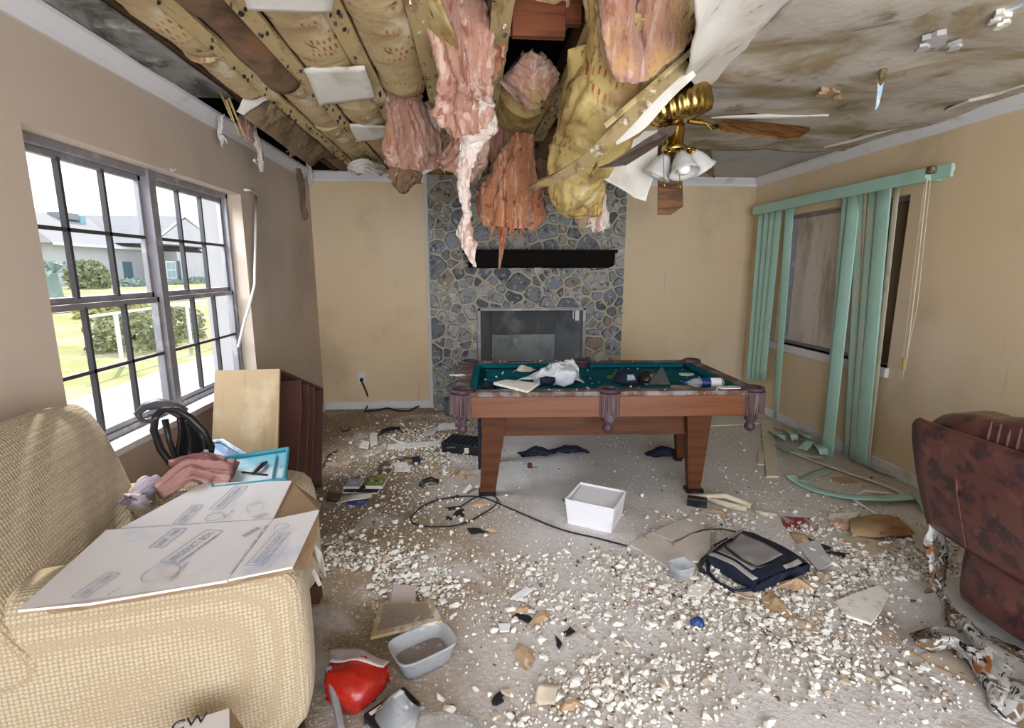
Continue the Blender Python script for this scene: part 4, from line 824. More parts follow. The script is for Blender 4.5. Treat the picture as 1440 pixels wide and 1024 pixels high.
def pocket(x, y, outx, outy, side=False):
    r_ = .058; c = V((x, y, 0)); m = MB()
    m.tube([V((x+math.cos(a)*r_, y+math.sin(a)*r_, TH+.002)) for a in [2*PI*k/20 for k in range(20)]], .014, 8, closed=True)
    m.lathe([(r_, TH), (r_*.95, .70), (r_*.75, .62), (.035, .58)], (x, y, 0), 20)
    m.lathe([(.03, .60), (.038, .575), (.022, .555), (.03, .535), (.034, .52), (.018, .50), (0, .495)], (x, y, 0), 16); pk = m.build('pocket', LEATHERK, PT, local=True, smooth=True)
    m = MB(); r2 = random.Random(int(x*100)+int(y*10)); base = math.atan2(outy, outx); span = 1.5 if side else 2.3
    for k in range(34 if side else 46):
        a = base + span*(k/(33 if side else 45)*2-1); px, py = x+math.cos(a)*(r_+.012), y+math.sin(a)*(r_+.012); l = .125+r2.uniform(-.012, .012)
        m.tube([(px, py, TH-.012), (px+r2.gauss(0, .002), py+r2.gauss(0, .002), TH-.06), (px+r2.gauss(0, .003)+math.cos(a)*.004, py+r2.gauss(0, .003)+math.sin(a)*.004, TH-.02-l)], [.0042, .0045, .0038], 5)
    m.build('fringe', FRINGE, pk, local=True)
for x, y, a, b, sd in ((.04, .04, -1, -1, 0), (TW-.04, .04, 1, -1, 0), (.04, TD-.04, -1, 1, 0), (TW-.04, TD-.04, 1, 1, 0), (TW/2, .035, 0, -1, 1), (TW/2, TD-.035, 0, 1, 1)): pocket(x, y, a, b, sd)
for sx in (0, 1):
    for sy_ in (0, 1):
        m = MB(); y0 = .22 if sy_ == 0 else TD-.26; dx_ = 0 if sy_ == 0 else (.0 if sx == 0 else .13)
        if sx == 0: top = (.16, .325); bot = (.135, .235)
        else: top = (TW-.38+dx_, TW-.205+dx_); bot = (TW-.315+dx_, TW-.235+dx_)
        m.add([(bot[0], y0+.02, 0), (bot[1], y0+.02, 0), (bot[1], y0+.065, 0), (bot[0], y0+.065, 0), (top[0], y0-.03, .615), (top[1], y0-.03, .615), (top[1], y0+.085, .615), (top[0], y0+.085, .615)],
              [(3, 2, 1, 0), (4, 5, 6, 7), (0, 1, 5, 4), (1, 2, 6, 5), (2, 3, 7, 6), (3, 0, 4, 7)])
        lg = m.build('leg', WOODD, PT, local=True, bevel=.004)
        m = MB(); m.box(((bot[0]+bot[1])/2, y0+.04, .012), (.115, .075, .024)); m.build('foot', BLACK, lg, local=True)
m = MB(); lb(m, (.30, .26, .405), (TW-.33, .28, .62)); m.build('cross_panel', WOODD, PT, local=True, bevel=.003)
m = MB(); lb(m, (.125, .27, .17), (.15, .30, .61)); m.build('edge_strip', NAVY, PT, local=True)

def on_table(u, v): return F(u, v, .722)
# things lying on the table
def cloth(name, c, rx, ry, h, label, cat, material, seed, tilt=0, group=None, peak=1.5, amp=.02):
    c = V(c); rows = []
    for i in range(7):
        t = i/6; k = math.cos(t*PI/2)**.7; rows.append([c + V((math.cos(a)*rx*(1-t)**.6, math.sin(a)*ry*(1-t)**.6, h*(t**peak) + .004)) + V((tilt*t, 0, 0)) for a in [2*PI*q/10 for q in range(10)]])
    m = MB(); m.loft(rows, (3, 3), closed=True, amp=amp, sc=14, fine=amp*.35, ridge=.22, seed=seed, caps=True)
    lo = min(p.z for p in m.v); m.v = [p + V((0, 0, c.z - lo)) for p in m.v]
    return tag(m.build(name, material, smooth=True), label, cat, group)
bz = .722
p = on_table(785, 540); cloth('plastic_bag', (p.x, p.y, bz), .165, .13, .15, 'crumpled white plastic bag heaped on the pool table', 'plastic bag', BAGW, 1, .01, peak=.8, amp=.045)
a = on_table(745, 541); m = MB(); m.loft([[V((a.x-.14, a.y-.02, bz+.02)), V((a.x-.02, a.y+.10, bz+.02))], [V((a.x-.03, a.y-.05, bz+.05)), V((a.x+.05, a.y+.10, bz+.06))], [V((a.x+.09, a.y-.05, bz+.06)), V((a.x+.12, a.y+.08, bz+.09))]], (6, 6), amp=.012, sc=12, fine=.004)
tag(m.build('plastic_film', BAGW, smooth=True, thick=.003), 'flat white plastic spread left of the heaped bag on the table', 'plastic film')
a = Y(715, 547, lp(0, 0, 0).y-.01); t = thing('open_book', (a.x, a.y+.03, TH+.01), 'thin cream booklet hanging over the front edge of the pool table', 'booklet')
yy = F(735, 540, TH+.02)
def edge(u, v, z): return F(u, v, z)
q = [edge(694, 541, TH+.012), edge(742, 553, TH-.002), edge(757, 542, TH+.022), edge(712, 537, TH+.02)]
m = MB(); m.add([*q, *[p + V((0, 0, .012)) for p in q]], [(3, 2, 1, 0), (4, 5, 6, 7), (0, 1, 5, 4), (1, 2, 6, 5), (2, 3, 7, 6), (3, 0, 4, 7)]); m.build('pages', mat('cream_pages', (.70, .63, .48), [((.8, .77, .7), 30, .5, .6)], .8), t)
m = MB(); q2 = [p + V((0, 0, .0125)) for p in q]; m.add([*q2, *[p + V((0, 0, .0025)) for p in q2]], [(3, 2, 1, 0), (4, 5, 6, 7), (0, 1, 5, 4), (1, 2, 6, 5), (2, 3, 7, 6), (3, 0, 4, 7)]); m.build('cover', PAPER, t)
a = on_table(768, 546); m = MB(); m.tube([V((a.x-.04, a.y, bz+.045)), V((a.x+.0, a.y, bz+.05)), V((a.x+.055, a.y+.01, bz+.05))], [.025, .03, .022], 10); tag(m.build('rolled_cloth', NAVY, smooth=True), 'black rolled cloth wedged between the booklet and the white bag', 'cloth')
a = on_table(688, 547); cloth('cloth', (a.x, a.y, bz), .06, .035, .035, 'black crumpled glove-like cloth left of the booklet on the felt', 'cloth', NAVY, 3)
a = on_table(738, 523); cloth('insulation_shred', (a.x, a.y, bz), .09, .03, .045, 'pinkish shred of insulation lying behind the white bag on the felt', 'insulation', PALE, 4)
a = on_table(872, 532); t = thing('sandal', (a.x, a.y, bz), 'olive flip-flop lying on the felt right of the white bag', 'sandal')
m = MB(); m.prism([V((a.x+math.cos(k*PI/8)*(.095), a.y+math.sin(k*PI/8)*.035*(1+.2*math.cos(k*PI/8)), bz+.002)) for k in range(16)], (0, 0, .018)); m.build('sole', mat('olive_rubber', (.13, .14, .06), rough=.8), t)
m = MB(); m.tube([V((a.x-.02, a.y-.03, bz+.02)), V((a.x, a.y-.01, bz+.05)), V((a.x+.055, a.y, bz+.022)), V((a.x, a.y+.015, bz+.05)), V((a.x-.02, a.y+.03, bz+.02))], .006, 6); m.build('strap', BLACK, t)
def cap(u, v, label, col, patch, seed, rot=0, s=1):
    a = F(u, v, bz); t = thing('baseball_cap', (a.x, a.y, bz), label, 'cap', rot=(0, 0, rot)); m = MB()
    rows = [[V((math.cos(q)*.085*s*math.cos(e), math.sin(q)*.075*s*math.cos(e), .002+.085*s*math.sin(e))) for q in [2*PI*k/20 for k in range(20)]] for e in [0, .35, .7, 1.05, 1.4, 1.55]]
    m.loft(rows, (2, 1), closed=True, amp=.006, sc=14, seed=seed); m.build('crown', col, t, smooth=True, local=True, thick=.003)
    m = MB(); m.loft([[V((math.cos(q)*.083*s, math.sin(q)*.075*s, .006)) for q in [-2.5+k*.235 for k in range(8)]], [V((math.cos(q)*.14*s, math.sin(q)*.125*s, .004)) for q in [-2.3+k*.185 for k in range(8)]]], (3, 2)); m.build('brim', col, t, smooth=True, local=True, thick=.004)
    if patch:
        m = MB(); m.loft([[V((math.cos(q)*.087*s*math.cos(e), math.sin(q)*.077*s*math.cos(e), .004+.087*s*math.sin(e))) for q in [-2.0, -1.6, -1.2]] for e in (.3, .55, .8)], (2, 2)); m.build('front_panel', patch, t, smooth=True, local=True, thick=.003)
    return t
cap(880, 538, 'navy cap with a white and blue front panel on the pool table', NAVY, SKYB, 1, .3)
cap(910, 536, 'dark cap with a glossy grey front beside the navy cap on the table', BLACK, GREYN, 2, .5, .9)
a = on_table(930, 541); m = MB(); b0 = V((a.x, a.y, bz)); m.add([b0+V(q) for q in ((-.10, 0, 0), (.06, -.02, 0), (.075, .05, 0), (-.06, .07, 0), (.01, .03, .125))], [(3, 2, 1, 0), (0, 1, 4), (1, 2, 4), (2, 3, 4), (3, 0, 4)]); tag(m.build('folder', BLACK, bevel=.003), 'black folded pyramid-shaped card standing among the caps on the table', 'folder')
a = on_table(958, 546); m = MB(); m.prism(torn(a.x, a.y, .06, .03, bz+.002, 8, .2, -.3, 4), (0, 0, .012)); tag(m.build('cardboard_piece', TAN), 'tan cardboard flap right of the black pyramid on the felt', 'cardboard')
a = F(990, 538, bz+.035); t = thing('water_bottle', (a.x, a.y, bz), 'clear plastic bottle with a blue and white label lying on the table', 'bottle')
dx = V((1, -.12, 0)).normalized(); c0 = V((a.x-.13, a.y, bz+.036))
m = MB(); m.tube([c0, c0+dx*.03, c0+dx*.06, c0+dx*.10, c0+dx*.235, c0+dx*.245], [.012, .014, .030, .034, .034, .028], 16); m.build('body', CLEARP, t, smooth=True)
m = MB(); m.tube([c0+dx*.10, c0+dx*.16], .0352, 16, caps=False); m.build('label', BLUEP, t, smooth=True)['label'] = 'blue band'
m = MB(); m.tube([c0+dx*.16, c0+dx*.225], .0352, 16, caps=False); m.build('label', WHITE, t, smooth=True)['label'] = 'white band'
m = MB(); m.tube([c0-dx*.01, c0+dx*.012], .015, 12); m.build('cap', BLUEP, t)
def chunk_mesh(seed, material, flat=.55, smooth=False):
    r_ = random.Random(seed); bm = bmesh.new()
    for i in range(11):
        d = V((r_.gauss(0, 1), r_.gauss(0, 1), r_.gauss(0, 1))).normalized(); bm.verts.new((d.x*.5*r_.uniform(.75, 1.1), d.y*.5*r_.uniform(.6, 1), d.z*.5*flat))
    bmesh.ops.convex_hull(bm, input=bm.verts)
    for v in [v for v in bm.verts if not v.link_faces]: bm.verts.remove(v)
    lo = min(v.co.z for v in bm.verts)
    for v in bm.verts: v.co.z -= lo
    me = bpy.data.meshes.new('chunk'); bm.to_mesh(me); bm.free(); me.materials.append(material); return me
CH = {k: [chunk_mesh(i*7+j, mm, f) for i in range(6)] for j, (k, mm, f) in enumerate((('white', PLASTER, .6), ('tan', PLASTERB, .5), ('dark', DIRT, .5)))}
def chunk(name, x, y, z, s_, kind, label, cat, group, k=0):
    r_ = random.Random(int(x*9999)+int(y*7777)+k); o = bpy.data.objects.new(name, r_.choice(CH[kind])); COL.objects.link(o)
    o.location = (x, y, z); o.scale = (s_*r_.uniform(.8, 1.4), s_*r_.uniform(.7, 1.1), s_*r_.uniform(.7, 1.1)); o.rotation_euler = (0, 0, r_.uniform(0, 6.28)); return tag(o, label, cat, group)
r_ = random.Random(5)
for k in range(46):
    p = PM @ V((r_.uniform(.12, TW-.12), r_.uniform(.14, TD-.12), bz)); chunk('plaster_crumb', p.x, p.y, bz, r_.uniform(.010, .026), r_.choice(('white', 'white', 'tan')), 'small pale plaster crumb on the teal felt of the pool table', 'plaster', 'crumbs on the pool table felt', k)
for k in range(30):
    e = r_.random(); p = PM @ V((r_.uniform(.1, TW-.1), r_.choice((r_.uniform(.01, .07), r_.uniform(TD-.07, TD-.01))), TH)); chunk('plaster_crumb', p.x, p.y, TH, r_.uniform(.008, .02), 'white', 'small white plaster crumb on a rail of the pool table', 'plaster', 'crumbs on the pool table rails', k)
for u, v, rx, lab in ((645, 528, .05, 'white paper scrap on the left rail of the pool table'), (1025, 545, .07, 'white plaster smear on the front right rail of the pool table')):
    a = F(u, v, TH+.001); m = MB(); m.prism(torn(a.x, a.y, rx, rx*.5, TH+.001, 12, .4, 0, int(u)), (0, 0, .005)); tag(m.build('paper_scrap', PLASTER), lab, 'scrap')
for u, v, rx, mm, lab in ((664, 526, .05, PAPERG, 'greenish paper shred near the left end of the felt'), (655, 536, .04, TAN, 'brown leaf-like scrap near the left end of the felt'), (965, 528, .05, PAPER, 'pale scrap behind the black pyramid on the felt'), (1003, 533, .03, PALE, 'pinkish scrap near the right rail of the table'), (985, 518, .035, PAPERG, 'grey scrap near the far right pocket')):
    a = on_table(u, v); m = MB(); m.prism(torn(a.x, a.y, rx, rx*.6, bz+.001, 10, .4, 0, int(u)), (0, 0, .012)); tag(m.build('paper_scrap', mm), lab, 'scrap')

# ---------------------------------------------------------------- cream armchair, boxes and things on it
SA = math.radians(12.2)
so = thing('armchair', (-.50, 1.33, 0), 'wide cream waffle fabric armchair under the window, piled with boxes', 'armchair', rot=(0, 0, PI + SA))
SM = world_of(so)   # local x = towards its back, local -y = far side
def rbox(name, a, b, bev, parent, material, seg=5, amp=.006, sub=5, puff=0, seed=0, local=False):
    m = MB(); a, b = V(a), V(b); c = (a+b)/2; h = (b-a)/2; N_ = 10; vs = []; idx = {}
    bm = bmesh.new(); bmesh.ops.create_cube(bm, size=2)
    bmesh.ops.subdivide_edges(bm, edges=bm.edges[:], cuts=sub, use_grid_fill=True)
    for v in bm.verts:
        q = v.co.copy(); e = V([abs(t) for t in q])
        p = V((q.x*h.x, q.y*h.y, q.z*h.z)); inner = V((max(-h.x+bev, min(h.x-bev, p.x)), max(-h.y+bev, min(h.y-bev, p.y)), max(-h.z+bev, min(h.z-bev, p.z))))
        d = p - inner
        if d.length > 1e-6: p = inner + d.normalized()*bev
        if puff: p = p + V((q.x*(1-q.y**2)*(1-q.z**2), q.y*(1-q.x**2)*(1-q.z**2), q.z*(1-q.x**2)*(1-q.y**2)))*puff
        v.co = c + p + noise.noise_vector((c+p)*5 + V((seed, 0, 0)))*amp
    me = bpy.data.meshes.new(name); bm.to_mesh(me); bm.free(); me.materials.append(material); me.polygons.foreach_set('use_smooth', [True]*len(me.polygons))
    if not local: me.transform(world_of(parent).inverted())
    o = bpy.data.objects.new(name, me); COL.objects.link(o); o.parent = parent; sd = o.modifiers.new('s', 'SUBSURF'); sd.levels = 1; sd.render_levels = 1; return o
# local y: world w = -y
rbox('arm', (.0, -.22, .09), (.92, .0, .665), .045, so, SOFAF, puff=.018, seed=1, local=True)['label'] = 'near arm'
rbox('arm', (.02, -.90, .09), (.90, -.69, .645), .075, so, SOFAF, puff=.012, seed=2, local=True)['label'] = 'far arm'
rbox('seat_base', (.05, -.70, .09), (.90, -.21, .34), .03, so, SOFAF, seed=3, local=True)
rbox('seat_cushion', (.02, -.69, .33), (.72, -.22, .50), .06, so, SOFAF, puff=.015, seed=4, local=True)
m = MB()
def bk(w_, prof): return [SM @ V((x, -w_, z)) for x, z in prof]
prof = [(.60, .45), (.655, .62), (.71, .80), (.765, .955), (.82, 1.02), (.875, 1.0), (.90, .90), (.92, .70), (.91, .45)]
rows = []
for w_, k in ((-.02, .85), (.01, .98), (.10, 1), (.35, 1.01), (.60, 1), (.75, .985), (.80, .95), (.825, .80)):
    cx, cz = .80, .72; rows.append(bk(w_, [(cx+(x-cx)*k, cz+(z-cz)*k - (.02 if w_ > .7 else 0)) for x, z in prof]))
m.loft(rows, (4, 4), closed=True, caps=True, amp=.008, sc=4, seed=3); m.build('back_cushion', SOFAF, so, smooth=True)
for x, y in ((.06, -.06), (.06, -.84), (.84, -.06), (.84, -.84)): m = MB(); m.box(SM @ V((x, y, .045)), (.06, .06, .09)); m.build('leg', MAHOG, so)
a, b = F(466, 955, .10), F(478, 1024, .0)
m = MB(); m.tube([F(462, 940, .12), F(480, 1024, .04), F(486, 1060, .012)], .013, 8); tag(m.build('metal_tube', ALU), 'grey metal tube on the floor along the near arm of the cream armchair', 'metal tube')
# flattened carton
ct = thing('flattened_carton', F(250, 780, .69), 'flattened white faced carton lying across the arms of the cream armchair', 'cardboard box')
def panel(pts, name='panel', material=CARD, label=None, th=.006):
    q = [F(u, v, z) for u, v, z in pts]; n = (q[1]-q[0]).cross(q[2]-q[1]).normalized()
    if n.z < 0: n = -n
    m = MB(); m.prism(q, -n*th); o = m.build(name, material, ct); 
    if label: o['label'] = label
    return q, n
Za = .70
q1, n1 = panel([(25, 858, Za-.01), (127, 848, Za), (319, 816, Za+.002), (384, 730, Za+.004), (169, 744, Za), (150, 745, Za-.002)], label='large printed panel')
q2, n2 = panel([(321, 815, Za+.004), (411, 797, Za+.0), (449, 717, Za+.022), (385, 730, Za+.006)], 'flap', label='right hand flap')
q3, n3 = panel([(169, 743, Za-.004), (384, 729, Za+.002), (410, 676, Za+.012), (287, 679, Za+.006)], label='rear printed panel')
panel([(386, 729, Za-.004), (447, 716, Za-.03), (452, 708, Za-.10), (410, 677, Za+.006)], 'side_flap', KARD, 'brown inner side flap')
m = MB(); A_ = [F(127, 847, Za-.008), F(321, 815, Za-.006), F(411, 797, Za-.008)]
m.loft([[p for p in (F(60, 856, Za-.012), *A_)], [p + V((0, .012, -.022)) for p in (F(60, 856, Za-.012), *A_)]], (2, 6), amp=.006, sc=20, fine=.003); m.build('under_edge', KARD, ct, thick=.004)
m = MB(); m.prism([F(447, 722, Za-.0), F(443, 760, Za-.03), F(430, 800, Za-.06), F(412, 800, Za-.02)], (.004, 0, -.004)); m.build('corner_flap', KARD, ct)
# print: word frames drawn along the carton
X1 = (q1[3]-q1[2]).normalized(); 
def word(u0, v0, u1, v1, body, size, z=Za+.004, n=(0, 0, 1), framed=True, wide=1.0, mt=INK):
    a, b = F(u0, v0, z), F(u1, v1, z); d = b-a; c = (a+b)/2; n = V(n); y = n.cross(d.normalized())
    text(body, size, c, d, n, mt, ct, width=d.length*.92)
    if framed:
        m = MB(); h = y*size*.85; L_ = d*.54; frame_lines(m, c-L_-h+n*.001, c+L_-h+n*.001, c+L_+h+n*.001, c-L_+h+n*.001, .0018, n); m.build('print_frame', mt, ct)
def ring(u, v, z, r_, n=(0, 0, 1), k=1.0):
    c = F(u, v, z+.001); m = MB(); m.tube([c + V((math.cos(2*PI*i/28)*r_*k, math.sin(2*PI*i/28)*r_, 0)) for i in range(28)], .0012, 4, closed=True); m.build('print_ring', INK, ct)
ZP = Za+.002
word(228, 735, 185, 735, 'x', .001, ZP, framed=False) if False else None
word(112, 840, 158, 808, '1000 1-1/2 BU', .022, Za)
word(150, 838, 170, 826, 'x x x', .010, Za, framed=False)
word(220, 770, 252, 745, 'UNIT 1000', .024, ZP)
word(240, 790, 300, 748, 'PRODUCT BOX', .032, ZP); word(252, 792, 308, 752, 'FRESH PACKED', .014, ZP, framed=False)
word(322, 812, 378, 736, 'HANDLE WITH CARE  KEEP DRY', .010, ZP+.002, framed=False)
ring(226, 806, ZP, .042); word(238, 818, 266, 790, 'KEEP DRY', .010, ZP, framed=False)
ring(302, 727, Za+.004, .026); word(315, 730, 330, 716, 'KEEP DRY', .009, Za+.006, framed=False)
word(252, 736, 277, 712, '1000-1 BU', .020, Za+.003); word(306, 715, 338, 685, 'PRODUCT BOX', .026, Za+.009)
word(342, 755, 366, 742, 'IIIIIIIII', .026, ZP+.002, framed=False)
word(358, 795, 396, 752, 'PRODUCT BOX', .026, Za+.011); word(366, 797, 402, 756, 'FRESH PACKED', .011, Za+.013, framed=False); ring(396, 741, Za+.014, .020)
# small metal object on the carton
t = thing('metal_clip', F(358, 720, Za+.01), 'small shiny metal clip standing on the carton', 'clip'); b0 = F(360, 720, Za+.008)
m = MB(); rz_ = Matrix.Rotation(.75, 3, 'Z'); m.box(b0+V((0, 0, .012)), (.040, .003, .022), rz_); m.box(b0+rz_ @ V((0, .010, .023)), (.040, .020, .002), rz_); m.box(b0+rz_ @ V((-.02, .008, .012)), (.002, .018, .022), rz_); m.build('plate', mat('dull_steel', (.62, .62, .64), rough=.35, metal=.6), t)
# torn tags on the armchair front
for i, (pts, lab) in enumerate(((((440, 762), (452, 778), (458, 812), (450, 800), (438, 778)), 'white paper tag with print hanging at the front of the near armchair arm'), (((441, 800), (452, 822), (447, 824), (438, 806)), 'thin white tag below the printed one on the armchair front'))):
    q = [F(u, v, .60-.05*k*.3) for k, (u, v) in enumerate(pts)]; m = MB(); m.prism(q, (.003, -.002, 0)); tag(m.build('paper_tag', PAPER), lab, 'tag')
# box at the bottom border
t = thing('white_carton', F(290, 1020, .30), 'white carton corner with black lettering at the bottom edge of the picture', 'cardboard box')
q = [F(235, 1024, .36), F(322, 996, .36), F(325, 1080, .36), F(230, 1100, .36)]
m = MB(); m.prism(q, (0, 0, -.36)); m.build('body', CARD, t)
m = MB(); m.prism([F(323, 996, .362), F(341, 1022, .31), F(341, 1060, .31), F(326, 1060, .36)], (.002, 0, -.002)); m.build('side_flap', KARD, t)
text('CW', .045, F(266, 1017, .362), F(285, 1010, .362)-F(250, 1021, .362), (0, 0, 1), INKB, t)
# clothes, tray, bins on the far arm
t = thing('tray', F(365, 655, .70), 'light blue plastic tray with teal rim lying on the far armchair arm', 'tray')
q = [F(300, 650, .69), F(405, 634, .70), F(400, 678, .70), F(300, 690, .69)]
m = MB(); m.prism(q, (0, 0, -.012)); m.build('base', LBLUE, t)
m = MB(); m.tube([p+V((0, 0, .008)) for p in q], .010, 8, closed=True); m.tube([F(389, 640, .705), F(383, 676, .705)], .004, 5); m.build('rim', TEALP, t)
m = MB(); m.tube([F(355, 666, .70), F(366, 655, .715), F(375, 650, .705)], [.008, .012, .006], 6); m.tube([F(340, 664, .70), F(376, 668, .70)], .004, 5); tag(m.build('cable_scrap', BLACK), 'black broken bit lying on the light blue tray', 'scrap')
t = thing('storage_tote', F(335, 635, .40), 'dark blue plastic tote with pale lid edge beside the bookcase', 'tote')
q = [F(292, 622, .66), F(312, 620, .68), F(345, 640, .66), F(330, 655, .64), F(292, 650, .64)]
m = MB(); m.prism(q, (0, 0, -.20)); m.build('body', mat('tote_blue', (.045, .10, .20), rough=.4), t, bevel=.01)
m = MB(); m.tube([q[0], q[1], q[2]], .010, 6); m.build('lid_edge', SKYB, t)
def fold_heap(name, pts, rx, label, material, seed, cat='cloth', amp=.02):
    return rag(name, pts, rx, label, material, cat, ry=[q*.55 for q in rx], ridge=.38, seed=seed, amp=amp, sub=(8, 2), flat=(0, 1, 0), fine=.006)
fold_heap('cloth', [F(222, 690, .70), F(255, 672, .72), F(290, 664, .72), F(330, 662, .72)], [.045, .07, .08, .06], 'dusty pink crumpled cloth lying behind the carton', PINKC, 41)
fold_heap('cloth', [F(240, 658, .76), F(275, 652, .76), F(322, 650, .75)], [.02, .035, .03], 'darker pink fold of cloth lying on top against the blue tray', mat('dull_rose_cloth', (.22, .09, .09), [((.42, .28, .26), (8, 20, 8), .5, .64)], .95, (18, .5, .02)), 42)
fold_heap('cloth', [F(192, 705, .66), F(202, 690, .67), F(222, 680, .68)], [.05, .06, .04], 'lilac cloth tucked between the armchair back and the pink cloth', LILAC, 43)
# black oval frame
t = thing('plastic_shell', Y(255, 645, 2.25), 'black moulded plastic oval frame with hook, standing behind the carton by the sill', 'plastic frame')
yy = 2.22; el = [(232, 575), (219, 584), (216, 605), (226, 632), (243, 655), (262, 664), (280, 662), (294, 648), (297, 628), (286, 606), (268, 588), (250, 577)]
m = MB(); m.tube([Y(u, v, yy+(v-575)*.0004) for u, v in el], .016, 10, closed=True); m.build('outer_ring', BLACK, t, smooth=True)
m = MB(); m.loft([[Y(250, 588, yy), Y(262, 590, yy+.03), Y(285, 612, yy)], [Y(252, 610, yy), Y(268, 612, yy+.05), Y(290, 630, yy)], [Y(248, 640, yy), Y(268, 640, yy+.05), Y(288, 650, yy)], [Y(258, 660, yy), Y(268, 660, yy), Y(280, 660, yy)]], (4, 4)); m.build('shell', BLACK, t, smooth=True, thick=.012)
m = MB(); m.tube([Y(232, 590, yy), Y(238, 620, yy), Y(252, 655, yy)], [.014, .012, .012], 8); m.build('rib', BLACK, t, smooth=True)
m = MB(); m.tube([Y(258, 582, yy+.02), Y(240, 572, yy+.02), Y(222, 568, yy+.01), Y(204, 572, yy), Y(193, 582, yy), Y(200, 592, yy), Y(214, 592, yy), Y(222, 585, yy)], [.03, .028, .024, .018, .014, .012, .012, .010], 10); m.build('hook', mat('grey_black_plastic', (.06, .055, .065), rough=.3, spec=.6), t, smooth=True)
m = MB(); m.box(Y(290, 636, yy-.02), (.015, .01, .02)); m.build('clip', WHITE, t)

# ---------------------------------------------------------------- tipped bookcase
bc = thing('bookcase', (-1.02, 2.72, .965), 'tipped bookcase with pale side panel and dark upright dividers under the window', 'bookcase', rot=(math.radians(-19.2), 0, math.radians(3)))
m = MB(); m.b2((-.32, 0, -.69), (0, .018, 0)); m.build('side_panel', OAK, bc, local=True)['label'] = 'pale outer side panel'
m = MB(); m.b2((-.32, .018, -.015), (0, .95, 0)); m.build('top_board', MAHOG, bc, local=True)
m = MB(); m.b2((-.32, .018, -.69), (0, .95, -.675)); m.build('bottom_board', MAHOG, bc, local=True)
m = MB(); m.b2((-.32, .93, -.69), (0, .95, 0)); m.build('side_panel', MAHOG, bc, local=True)
m = MB(); m.b2((-.32, .018, -.69), (-.305, .93, -.015)); m.build('back_panel', MAHOG, bc, local=True)
for k, y in enumerate((.38, .56, .70)):
    m = MB(); m.loft([[(-.30, y, -.015), (0, y, -.015)], [(-.30, y+.02, -.2), (0, y+.02, -.2)], [(-.30, y, -.4), (0, y-.01, -.4)], [(-.30, y-.03, -.68), (0, y-.04, -.68)]], (4, 1)); d = m.build('shelf', MAHOG, bc, local=True, thick=.014)
    m = MB(); m.tube([(.001, y, -.015), (.001, y+.02, -.2), (.001, y-.01, -.4), (.001, y-.04, -.68)], .006, 5); m.build('edge_band', WOODD, d, local=True)
# bent white rod by the window
m = MB(); m.tube([X(u, v, -1.56) for u, v in ((344, 267), (356, 268), (360, 276), (359, 330), (358, 400), (352, 425), (343, 455), (335, 488))], .009, 8); tag(m.build('curtain_rod', WROD, smooth=True), 'bent white curtain rod hanging beside the right jamb of the left window', 'curtain rod')
m = MB(); m.tube([X(240, 238, -1.585), X(243, 241, -1.57), X(246, 238, -1.57)], .004, 6); tag(m.build('wall_hook', WROD), 'tiny white hook on the wall above the left window', 'hook')

# ---------------------------------------------------------------- leather recliner sofa on the right
rc = thing('recliner_sofa', (2.4, 1.2, 0), 'brown mottled leather recliner sofa seen from behind at the right border', 'sofa')
m = MB(); YE, YN = 2.0, .35
m.loft([[(1.955, YE-.02, .835), (1.94, YE-.35, .835), (1.94, 1.1, .835), (1.94, YN, .835)], [(1.945, YE, .80), (1.925, YE-.4, .80), (1.925, 1.1, .80), (1.925, YN, .80)], [(2.01, YE+.01, .58), (1.99, YE-.4, .58), (1.99, 1.1, .58), (1.99, YN, .58)], [(2.095, YE, .33), (2.075, YE-.4, .315), (2.075, 1.1, .315), (2.075, YN, .315)]], (6, 5), amp=.008, sc=4)
m.build('back_panel', LEATHER, rc, smooth=True, thick=.03)
m = MB(); m.tube([(1.936, YE-.20, .835), (1.975, YE-.20, .58), (2.06, YE-.20, .33)], .005, 6); m.build('seam', LEATHER, rc)
rbox('lower_panel', (2.09, YN, .04), (2.75, 1.89, .345), .03, rc, LEATHER, seed=7)
rbox('end_panel', (2.13, 1.80, .33), (2.75, YE-.02, .80), .04, rc, LEATHER, seed=8)
def puffy(name, y0, y1, zt, x0=1.985, x1=2.35, seed=0, zlow=.74):
    rows = []
    for k in range(7):
        t = k/6; y = y0+(y1-y0)*t; s_ = math.sin(PI*min(1, max(0, t)))**.45 if 0 < t < 1 else .25
        rows.append([V((x, y, zlow + (z-zlow)*(.72+.28*s_))) for x, z in ((x0+.02, zlow), (x0, zt-.09), (x0+.035, zt-.03), (x0+.13, zt), (x0+.27, zt-.02), (x1, zt-.10), (x1+.03, zlow))])
    m = MB(); m.loft(rows, (5, 4), closed=True, caps=True, amp=.012, sc=7, fine=.003, seed=seed); return m.build(name, LEATHER, rc, smooth=True)
puffy('headrest', 1.72, 1.99, .895, seed=1); puffy('headrest', 1.18, 1.74, .965, seed=2); puffy('headrest', .6, 1.2, .965, seed=3)
m = MB(); r_ = random.Random(3)
for k in range(12):
    y = 1.70 - k*.035; m.tube([(1.958, y, .84), (1.966, y+.006, .872+r_.uniform(-.01, .012)), (1.985, y+.02, .905+r_.uniform(-.01, .01))], [.003, .004, .002], 5)
m.build('gathered_seam', mat('worn_leather_fold', (.17, .10, .10), [((.10, .05, .04), 20, .5, .6)], .3), rc)
rbox('seat', (2.3, .5, .3), (2.85, 1.75, .5), .06, rc, LEATHER, seed=9)
